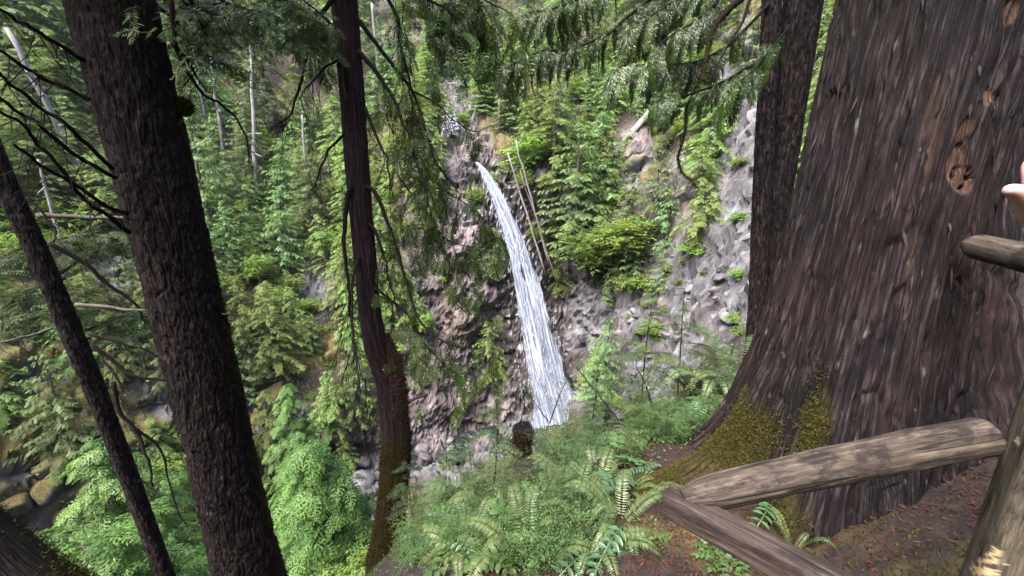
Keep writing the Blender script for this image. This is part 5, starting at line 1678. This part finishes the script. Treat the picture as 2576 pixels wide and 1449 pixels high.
def grape(p, s, n, label, meshes=PM, name='oregon_grape', cat='plant', lo=0, hi=6.28, h=.15, tl=.0):
    root = thing(name, label, cat, tuple(p), None, None, s)
    m = MB(); m.tube(np.array([[0, 0, -.1], [.01, 0, h * .5], [0, .01, h]]), [.007, .006, .004], 6)
    obj('stem', m.build('stem'), MT['twig'], root)
    for k in range(n):
        a = lo + (hi - lo) * (k + .5 * rng.random()) / n
        obj('leaf', random.choice(meshes), None, root, (0, 0, h * (.5 + .5 * rng.random())), (rng.normal(0, .2), tl + rng.normal(-.1, .2), a), .8 + .5 * rng.random())
grape(near_pt(1930, 1330), 1.0, 2, 'glossy pinnate leaf sprig poking out under the log rail', lo=2.4, hi=4.4, h=.25)
grape(near_pt(1880, 1175), 1.0, 3, 'glossy sprig resting above the log rail against the root', lo=2.0, hi=4.6, h=.12)
grape(near_pt(1560, 1400), 1.25, 5, 'dark glossy pinnate plant hanging down the brown slope', lo=3.3, hi=5.6, h=.2, tl=.5)
grape(near_pt(1530, 1290), 1.15, 5, 'dark glossy pinnate plant beside the mossy mound', lo=0, hi=6.28, h=.25)
grape(near_pt(1480, 1430), 1.1, 4, 'glossy pinnate plant at the bottom of the brown slope', h=.15)
grape(near_pt(1740, 1075), 1.2, 6, 'glossy pinnate plant spreading left of the huge cedar root', h=.2)
grape(near_pt(1690, 1040), 1.1, 5, 'glossy pinnate plant in front of the large fern', h=.2)
grape(near_pt(1810, 965), 1.2, 6, 'glossy pinnate plant between the fern and the cedar bark', h=.3)
grape(near_pt(1200, 1425), 1.0, 5, 'glossy pinnate plant under the huckleberry bushes', h=.15)
grape(near_pt(1620, 1200), .8, 4, 'small glossy sprig on the mossy mound', h=.1)
grape(near_pt(1390, 1330), 1.0, 5, 'glossy pinnate plant between huckleberry and fern', h=.2)
grape(near_pt(1780, 1045), 1.3, 7, 'light green broad leaved plant left of the mossy root', SM, 'broadleaf_herb', h=.22)
grape(near_pt(1650, 1385), .5, 4, 'tiny broad leaved seedling on the moss under the beam', SM, 'broadleaf_herb', h=.08)
for k, (x, y) in enumerate([(1840,1420),(1865,1405),(1800,1430),(1780,1400)]):
    grape(near_pt(x, y), .45, 7, 'small round leaved clump on the duff below the square beam', SM, 'broadleaf_herb', h=.08)
for o in COL.objects:
    if o.get('label') == 'small round leaved clump on the duff below the square beam': o['group'] = 'round leaved clumps below the beam'

def huckle(seed, Hh=.65, R=.45, nst=9, per=26):
    r = np.random.default_rng(seed)
    mb = MB(); B, D, Nn = [], [], []
    for k in range(nst):
        a = r.random() * 6.28
        tip = np.array([math.cos(a) * R * r.random() ** .6, math.sin(a) * R * r.random() ** .6, Hh * (.55 + .5 * r.random())])
        st_ = resample(np.array([[0, 0, -.1], tip * [.25, .25, .5] + r.normal(0, .02, 3), tip * [.65, .65, .85], tip]), 12)
        mb.tube(st_, [.006, .0015], 4, False)
        for j in range(per):
            i = int(r.integers(3, 12))
            d = nrm(np.array([r.normal(), r.normal(), r.normal() * .25 + .1]))
            l = .07 + .12 * r.random()
            for q_ in range(7):
                f = q_ / 6
                c = st_[i] + d * l * f + [0, 0, -.02 * f]
                sd = np.cross(d, [0, 0, 1]) * (1 if q_ % 2 else -1)
                B.append(c); D.append(nrm(sd + d * .6 + r.normal(0, .15, 3))); Nn.append(np.array([0, 0, 1]) + r.normal(0, .25, 3))
    B, D, Nn = map(np.array, (B, D, Nn))
    return mb.build('stems'), leafmesh('leaves', diamonds(B, D, Nn, .022 * (.7 + .6 * r.random(len(B))), .0125, .45, .03), np.clip(r.normal(.5, .27, len(B)), 0, 1))
HK = [huckle(s, .5 + .12 * (s % 3), .36 + .06 * s) for s in range(4)]
for a_, b2 in HK: a_.materials.append(MT['twig']); b2.materials.append(MT['huckle'])
def bush(p, s, label, group, k=None):
    a_, b2 = HK[int(rng.integers(4)) if k is None else k]
    root = thing('huckleberry_bush', label, 'bush', tuple(p), group, (0, 0, rng.random() * 6.28), s)
    obj('stems', a_, None, root, kind='stuff'); obj('leaves', b2, None, root, kind='stuff')
NEARMARKS = [(985,1300,'the mossy cedar base'),(1312,1180,'the mossy stump'),(1400,1070,'the waterfall foot'),(1243,1240,'the sapling with the dark bare stem'),(1500,1240,'the yellow green fern'),(1540,1380,'the hanging glossy plants'),
    (1650,1260,'the beam end'),(1800,1000,'the large sword fern'),(1420,1330,'the straight thin stem'),(1200,1400,'the low glossy plant'),(1600,1120,'the leaning dark stem'),(1090,1400,'the leafy shrubs below the cedar')]
BZ = [(1010,1470,1310,1445,26,'huckleberry bush on the slope right of the mossy cedar base','bushes right of the mossy cedar'),
      (1340,1580,1130,1270,13,'huckleberry bush on the rim in front of the waterfall foot','bushes before the waterfall foot'),
      (1560,1820,900,1080,14,'huckleberry bush among the ferns left of the huge cedar','bushes among the ferns'),
      (1360,1800,1010,1120,24,'',''),
      (1040,1330,1290,1330,8,'huckleberry bush behind the mossy stump and cedar base','bushes behind the stump'),
      (1080,1480,1400,1449,6,'bright huckleberry bush at the foot of the brown slope','bushes at the slope foot')]
for (x0, x1, y0, y1, n_, lb, gp) in BZ:
    for k in range(n_):
        bx_, by_ = rng.uniform(x0, x1), rng.uniform(y0, y1)
        bs_ = rng.uniform(.45, .85)
        lab = '%s huckleberry bush %s' % (size_word((bs_ - .45) / .4), where(bx_, by_, NEARMARKS))
        bush(near_pt(bx_, by_), bs_, lab, lab)

salal_spots = [(1060,1400),(1130,1430),(1240,1370),(1300,1320),(1350,1280),(1290,1430),(1410,1420),(1460,1350),(1440,1250),(1380,1190),(1480,1180),(1550,1180),(1580,1100),(1640,1110),(1100,1350),(1180,1360),(1330,1380),(1220,1440),(1500,1130),(1420,1130)]
for k, (x, y) in enumerate(salal_spots):
    lab = 'broad leaved salal clump %s' % where(x, y, NEARMARKS)
    grape(near_pt(x, y), .6 + .5 * rng.random(), int(rng.integers(6, 11)), lab, SM if k % 3 else PM, 'salal_plant', h=.22)
for o in COL.objects:
    if o.name.startswith('salal_plant'): o['group'] = o['label']
for k, (x, y) in enumerate([(1180,1400),(1330,1430),(1450,1290),(1380,1250),(1260,1330),(1640,1060),(1690,960),(1570,1250),(1500,1400)]):
    lab = 'small sword fern %s' % where(x, y, NEARMARKS)
    fern(near_pt(x, y), .45 + .35 * rng.random(), 8, lab)
    for o in COL.objects:
        if o.get('label') == lab: o['group'] = lab
def sapling(seed, Hh=1.5, R=.5):
    r = np.random.default_rng(seed)
    mb = MB(); bb = MB(); X, Y, Z, Pp, S = [], [], [], [], []
    stem = np.stack([.04 * np.sin(np.linspace(0, 4, 12) + seed), .03 * np.cos(np.linspace(0, 3, 12)), np.linspace(-.15, Hh, 12)], -1)
    mb.tube(stem, [.016, .010, .003], 7)
    for k in range(24):
        t_ = .22 + .78 * (k + r.random()) / 24
        c = np.array([np.interp(t_ * Hh, stem[:, 2], stem[:, j]) for j in range(3)])
        a = r.random() * 6.28
        L = R * (1.08 - t_) ** .6 * (.7 + .5 * r.random())
        o_ = np.array([math.cos(a), math.sin(a), 0])
        f = np.linspace(0, 1, 8)
        br = c + o_ * (f * L)[:, None] + np.array([0, 0, 1]) * (.15 * f * L - .32 * L * f ** 2)[:, None]
        bb.tube(br, [.004, .0015], 4, False)
        tn = nrm(np.gradient(br, axis=0)); sd = np.cross(o_, [0, 0, 1])
        for i in range(1, 8):
            for s in (-1, 1):
                x, y, z = frame(tn[i] * .7 + sd * s * .9 + [0, 0, -.1], np.array([0, 0, 1]) + r.normal(0, .15, 3))
                X.append(x); Y.append(y); Z.append(z); Pp.append(br[i]); S.append(L * .36 * (1.15 - f[i] * .6) * (.8 + .4 * r.random()))
    Q = place(T_SAP, np.array(X), np.array(Y), np.array(Z), np.array(Pp), np.array(S))
    return mb.build('stem'), bb.build('branches'), leafmesh('needles', Q, np.repeat(np.clip(r.normal(.45, .25, len(S)), 0, 1), len(T_SAP)))
SP_ = [sapling(s, 1.3 + .3 * s, .5 + .08 * s) for s in range(3)]
for a_, b2, c2 in SP_: a_.materials.append(MT['twig']); b2.materials.append(MT['twig']); c2.materials.append(MT['sapling'])
def sap(px_, py_, hpx, label, k):
    p = near_pt(px_, py_)
    r_ = math.hypot(p[0], p[1])
    top = PR(px_, py_ - hpx, r_)
    d_ = nrm(top[:2]) * r_
    p = np.array([d_[0], d_[1], H(d_[0], d_[1])[0]])
    s = (top[2] - p[2]) / (1.3 + .3 * k)
    root = thing('hemlock_sapling', label, 'sapling', tuple(p), None, (0, 0, rng.random() * 6), s)
    a_, b2, c2 = SP_[k]
    obj('stem', a_, None, root); obj('branches', b2, None, root, kind='stuff'); obj('needles', c2, None, root, kind='stuff')
sap(1243, 1262, 270, 'hemlock sapling with dark bare stem right of the mossy cedar', 2)
sap(1115, 1335, 220, 'hemlock sapling covering the foot of the mossy cedar', 1)
sap(1025, 1330, 170, 'low hemlock sapling touching the mossy cedar base', 0)
sap(1640, 1000, 260, 'hemlock sapling with black stem before the grey scree', 2)
sap(1730, 960, 250, 'hemlock sapling just left of the large fern', 2)
sap(1500, 1090, 150, 'short hemlock sapling beside the waterfall foot', 0)
sap(1180, 1290, 190, 'thin hemlock sapling between cedar base and stump', 0)
sap(1420, 1300, 150, 'small hemlock sapling among the huckleberry', 0)

def stick(pl, r, w, label, dr=0.0, mat='twig', tw_=6):
    root = thing('bare_shrub', label, 'shrub')
    o, p = branch(root, pl, r, w, w * .35, MT[mat], dr, .012, name='stem')
    m, t2 = twiglets(p, tw_, .35, -.6, .6, .003)
    obj('twigs', m.build('twigs'), MT['twig'], root, kind='stuff')
    Bq = np.vstack([q_[2:] for q_ in t2] + [p[len(p) // 2:]])
    k = rng.integers(0, len(Bq), 260)
    Q = diamonds(Bq[k] + rng.normal(0, .05, (260, 3)), rng.normal(0, 1, (260, 3)) * [1, 1, .3], np.array([0, -.2, 1]) + rng.normal(0, .3, (260, 3)), .026, .015)
    obj('leaves', leafmesh('leaves', Q), MT['huckle'], root, kind='stuff')
stick([(1600,1080),(1560,1060),(1520,1010),(1480,965),(1450,925)], 5.6, .016, 'dark leaning stem reaching left before the waterfall foot')
stick([(1658,1050),(1640,1020),(1622,960),(1602,920)], 5.3, .02, 'short black leaning stem in the undergrowth by the fern')
stick([(1383,1065),(1395,1030),(1410,990),(1440,930)], 6.2, .012, 'thin dark shrub stems standing before the waterfall', tw_=12)
stick([(1380,1062),(1350,1020),(1330,990),(1310,960)], 6.2, .010, 'thin shrub stem leaning left before the waterfall foot', tw_=10)
stick([(1428,1430),(1420,1340),(1415,1250),(1405,1160)], 4.2, .007, 'straight thin dark stem rising from the bushes', tw_=8)

# near conifers on the slope below ---------------------------------------------------
VAR['young'] = [lambda: conifer(71, 7.0, 2.3, 'hemlock', .10, .27, 6, .24, .62, tpl=T_YOUNG), lambda: conifer(72, 9.0, 2.8, 'cedar', .05, .34, 6, .28, .62, tpl=T_YOUNG), lambda: conifer(73, 12.0, 3.4, 'cedar', .05, .40, 6, .32, .74, tpl=T_YOUNG)]
DESC['young'] = ('young_cedar', '', 'tree'); FOL['young'] = 'young_cedar'
def young(px_, ytop, r, var, label, sx=1.0, fol=None):
    g = PR(px_, ytop, r)
    d = nrm(g[:2]) * r
    zb = H(d[0], d[1])[0]
    s = (g[2] - zb) / (7.0, 9.0, 12.0)[var]
    o = plant('young', var, (d[0], d[1], zb - .2), s, label, None, fol=fol)
    o.scale = (s * sx, s * sx, s)
young(770, 1085, 11.0, 0, 'young bright green cedar between the thick fir and the mossy cedar', 1.0)
young(250, 1090, 22, 2, 'feathery green cedar top behind the slim leaning fir', 1.0)
young(110, 1320, 17, 2, 'broad soft green cedar filling the slope below the mossy log', 1.0)
young(330, 1270, 16, 1, 'bright cedar between the slim fir and the thick fir', 1.2)
young(425, 1170, 24, 1, 'cedar with lit sprays seen between the two fir trunks', .7)
young(200, 1340, 14, 1, 'low wide cedar before the mossy log', 1.5)
young(720, 960, 34, 2, 'yellow green drooping cedar right of the thick fir', .8, 'hemlock')
for k, (x, y, r_, s) in enumerate([(700,1430,9.5,.55),(800,1440,9,.5),(880,1420,9.5,.5),(640,1440,10,.5),(930,1400,9,.42),(760,1380,10.5,.5)]):
    g = PR(x, y, r_); zb = H(g[0], g[1])[0]
    plant('maple', k % 3, (g[0], g[1], min(zb, g[2] - .9)), s, 'bright leafy shrub on the slope below the young cedar', 'leafy shrubs below the young cedar')

# ground cover on the near slope: moss, needles, small leaves -----------------------------
def near_scatter(n, azr, rr_):
    a = np.radians(rng.uniform(*azr, n)); r_ = np.sqrt(rng.uniform(rr_[0] ** 2, rr_[1] ** 2, n))
    x, y = np.sin(a) * r_, np.cos(a) * r_
    z = H(x, y)
    return np.stack([x, y, z], -1)
pn = near_scatter(40000, (-28, 58), (1.2, 6.5))
mm2 = fbm(pn * .9, 4, 13) * 4 + .1
pmoss = pn[mm2 > .15]
tufts('moss', pmoss, np.tile([0, 0, 1.0], (len(pmoss), 1)), MT['moss'], None, .03, .010, -.1, label='yellow brown moss mats on the near slope', category='moss')
pl_ = near_scatter(26000, (-10, 58), (1.2, 5.5))
d = nrm(rng.normal(0, 1, pl_.shape) * [1, 1, .25])
obj('needle_litter', leafmesh('needle_litter', diamonds(pl_ + [0, 0, .008], d, np.array([0, 0, 1.0]) + rng.normal(0, .4, pl_.shape), .02 + .04 * rng.random(len(pl_)), .004 + .01 * rng.random(len(pl_)))), MT['litter'], kind='stuff', label='reddish brown needle litter on the duff', category='litter')
pg = near_scatter(16000, (-28, 34), (1.8, 7.5))
pg = pg[fbm(pg * 1.3, 3, 99) > -.05]
d = nrm(rng.normal(0, 1, pg.shape) * [1, 1, .35])
obj('ground_cover', leafmesh('ground_cover', diamonds(pg + [0, 0, .03] + np.abs(rng.normal(0, .05, (len(pg), 1))) * [0, 0, 1], d, np.array([0, 0, 1.0]) + rng.normal(0, .4, pg.shape), .015 + .02 * rng.random(len(pg)), .013)), MT['huckle'], kind='stuff', label='small green ground cover leaves on the near slope', category='ground cover')

# ------------------------------------------------------------------ hand at the right edge
def hand():
    import bmesh
    root = thing('person', 'bare pink hand of a person raised beside the huge cedar', 'person')
    base = P(2572, 516, .60)
    X = np.array([1, 0, 0.0]); Zu = np.array([0, .24, .97]); Yf = np.array([0, .97, -.24])
    def L(u, v, w=0): return tuple(base + X * u + Zu * v + Yf * w)
    verts = [L(.02, -.01), L(.075, -.03), L(.14, -.075), L(.24, -.16), L(.36, -.27)]      # palm, wrist, forearm
    edges = [(0, 1), (1, 2), (2, 3), (3, 4)]
    rad = [.034, .036, .028, .034, .042]
    def finger(pts, rr_, root_i):
        i = root_i
        for p_, r_ in zip(pts, rr_):
            verts.append(p_); rad.append(r_); edges.append((i, len(verts) - 1)); i = len(verts) - 1
    finger([L(-.005, .008, -.01), L(-.026, .020, -.012), L(-.041, .021, -.012)], [.017, .013, .010], 0)            # thumb towards the tree
    finger([L(.012, .035, 0), L(.008, .060, .0), L(.018, .080, -.008)], [.011, .010, .008], 0)
    finger([L(.032, .038, .006), L(.030, .068, .006), L(.040, .088, -.004)], [.011, .010, .008], 0)
    finger([L(.052, .034, .012), L(.054, .064, .012), L(.062, .080, .002)], [.011, .0095, .008], 0)
    finger([L(.072, .022, .018), L(.078, .046, .018), L(.084, .058, .008)], [.010, .008, .007], 1)
    me = bpy.data.meshes.new('hand')
    me.from_pydata(verts, edges, [])
    o = obj('hand', me, None, root)
    sk = o.modifiers.new('skin', 'SKIN')
    for k, r_ in enumerate(rad): me.skin_vertices[0].data[k].radius = (r_, r_ * .85)
    me.skin_vertices[0].data[0].use_root = True
    sb = o.modifiers.new('sub', 'SUBSURF'); sb.levels = 2; sb.render_levels = 2
    dg = bpy.context.evaluated_depsgraph_get()
    m2 = bpy.data.meshes.new_from_object(o.evaluated_get(dg))
    m2.materials.append(MT['skin'])
    for p_ in m2.polygons: p_.use_smooth = True
    o.modifiers.clear()
    o.data = m2
hand()

# ------------------------------------------------------------------ unseen trees added behind the viewpoint to shade the near slope
for k, (x, y, sc_) in enumerate([(1.5, -8.5, 1.0), (-9, -5, .9), (9.5, -1.0, .8)]):
    plant('tall', k % 2, (x, y, float(H(x, y)[0]) - .3), sc_, 'unseen tall hemlock on the trail side added to shade the near slope', 'added trail side hemlocks', fol='fir')

# ------------------------------------------------------------------ thin haze volume added to lighten the far shadows
m, nd, lk, bs = mat_new('shadow_lift_haze')
nd.remove(bs)
pv = nd.new('ShaderNodeVolumePrincipled')
pv.inputs['Color'].default_value = (.88, .92, 1, 1)
pv.inputs['Density'].default_value = HAZE
pv.inputs['Anisotropy'].default_value = .2
lk.new(pv.outputs[0], nd['Material Output'].inputs['Volume'])
x0, x1, y0, y1, z0, z1 = -180, 180, -180, 180, -42, 120
V = [(x, y, z) for z in (z0, z1) for y in (y0, y1) for x in (x0, x1)]
hz = new_mesh('haze', V, [(0, 2, 3, 1), (4, 5, 7, 6), (0, 1, 5, 4), (2, 6, 7, 3), (0, 4, 6, 2), (1, 3, 7, 5)])
obj('haze', hz, m, kind='stuff', label='faint haze added to lighten the far shadows', category='haze')
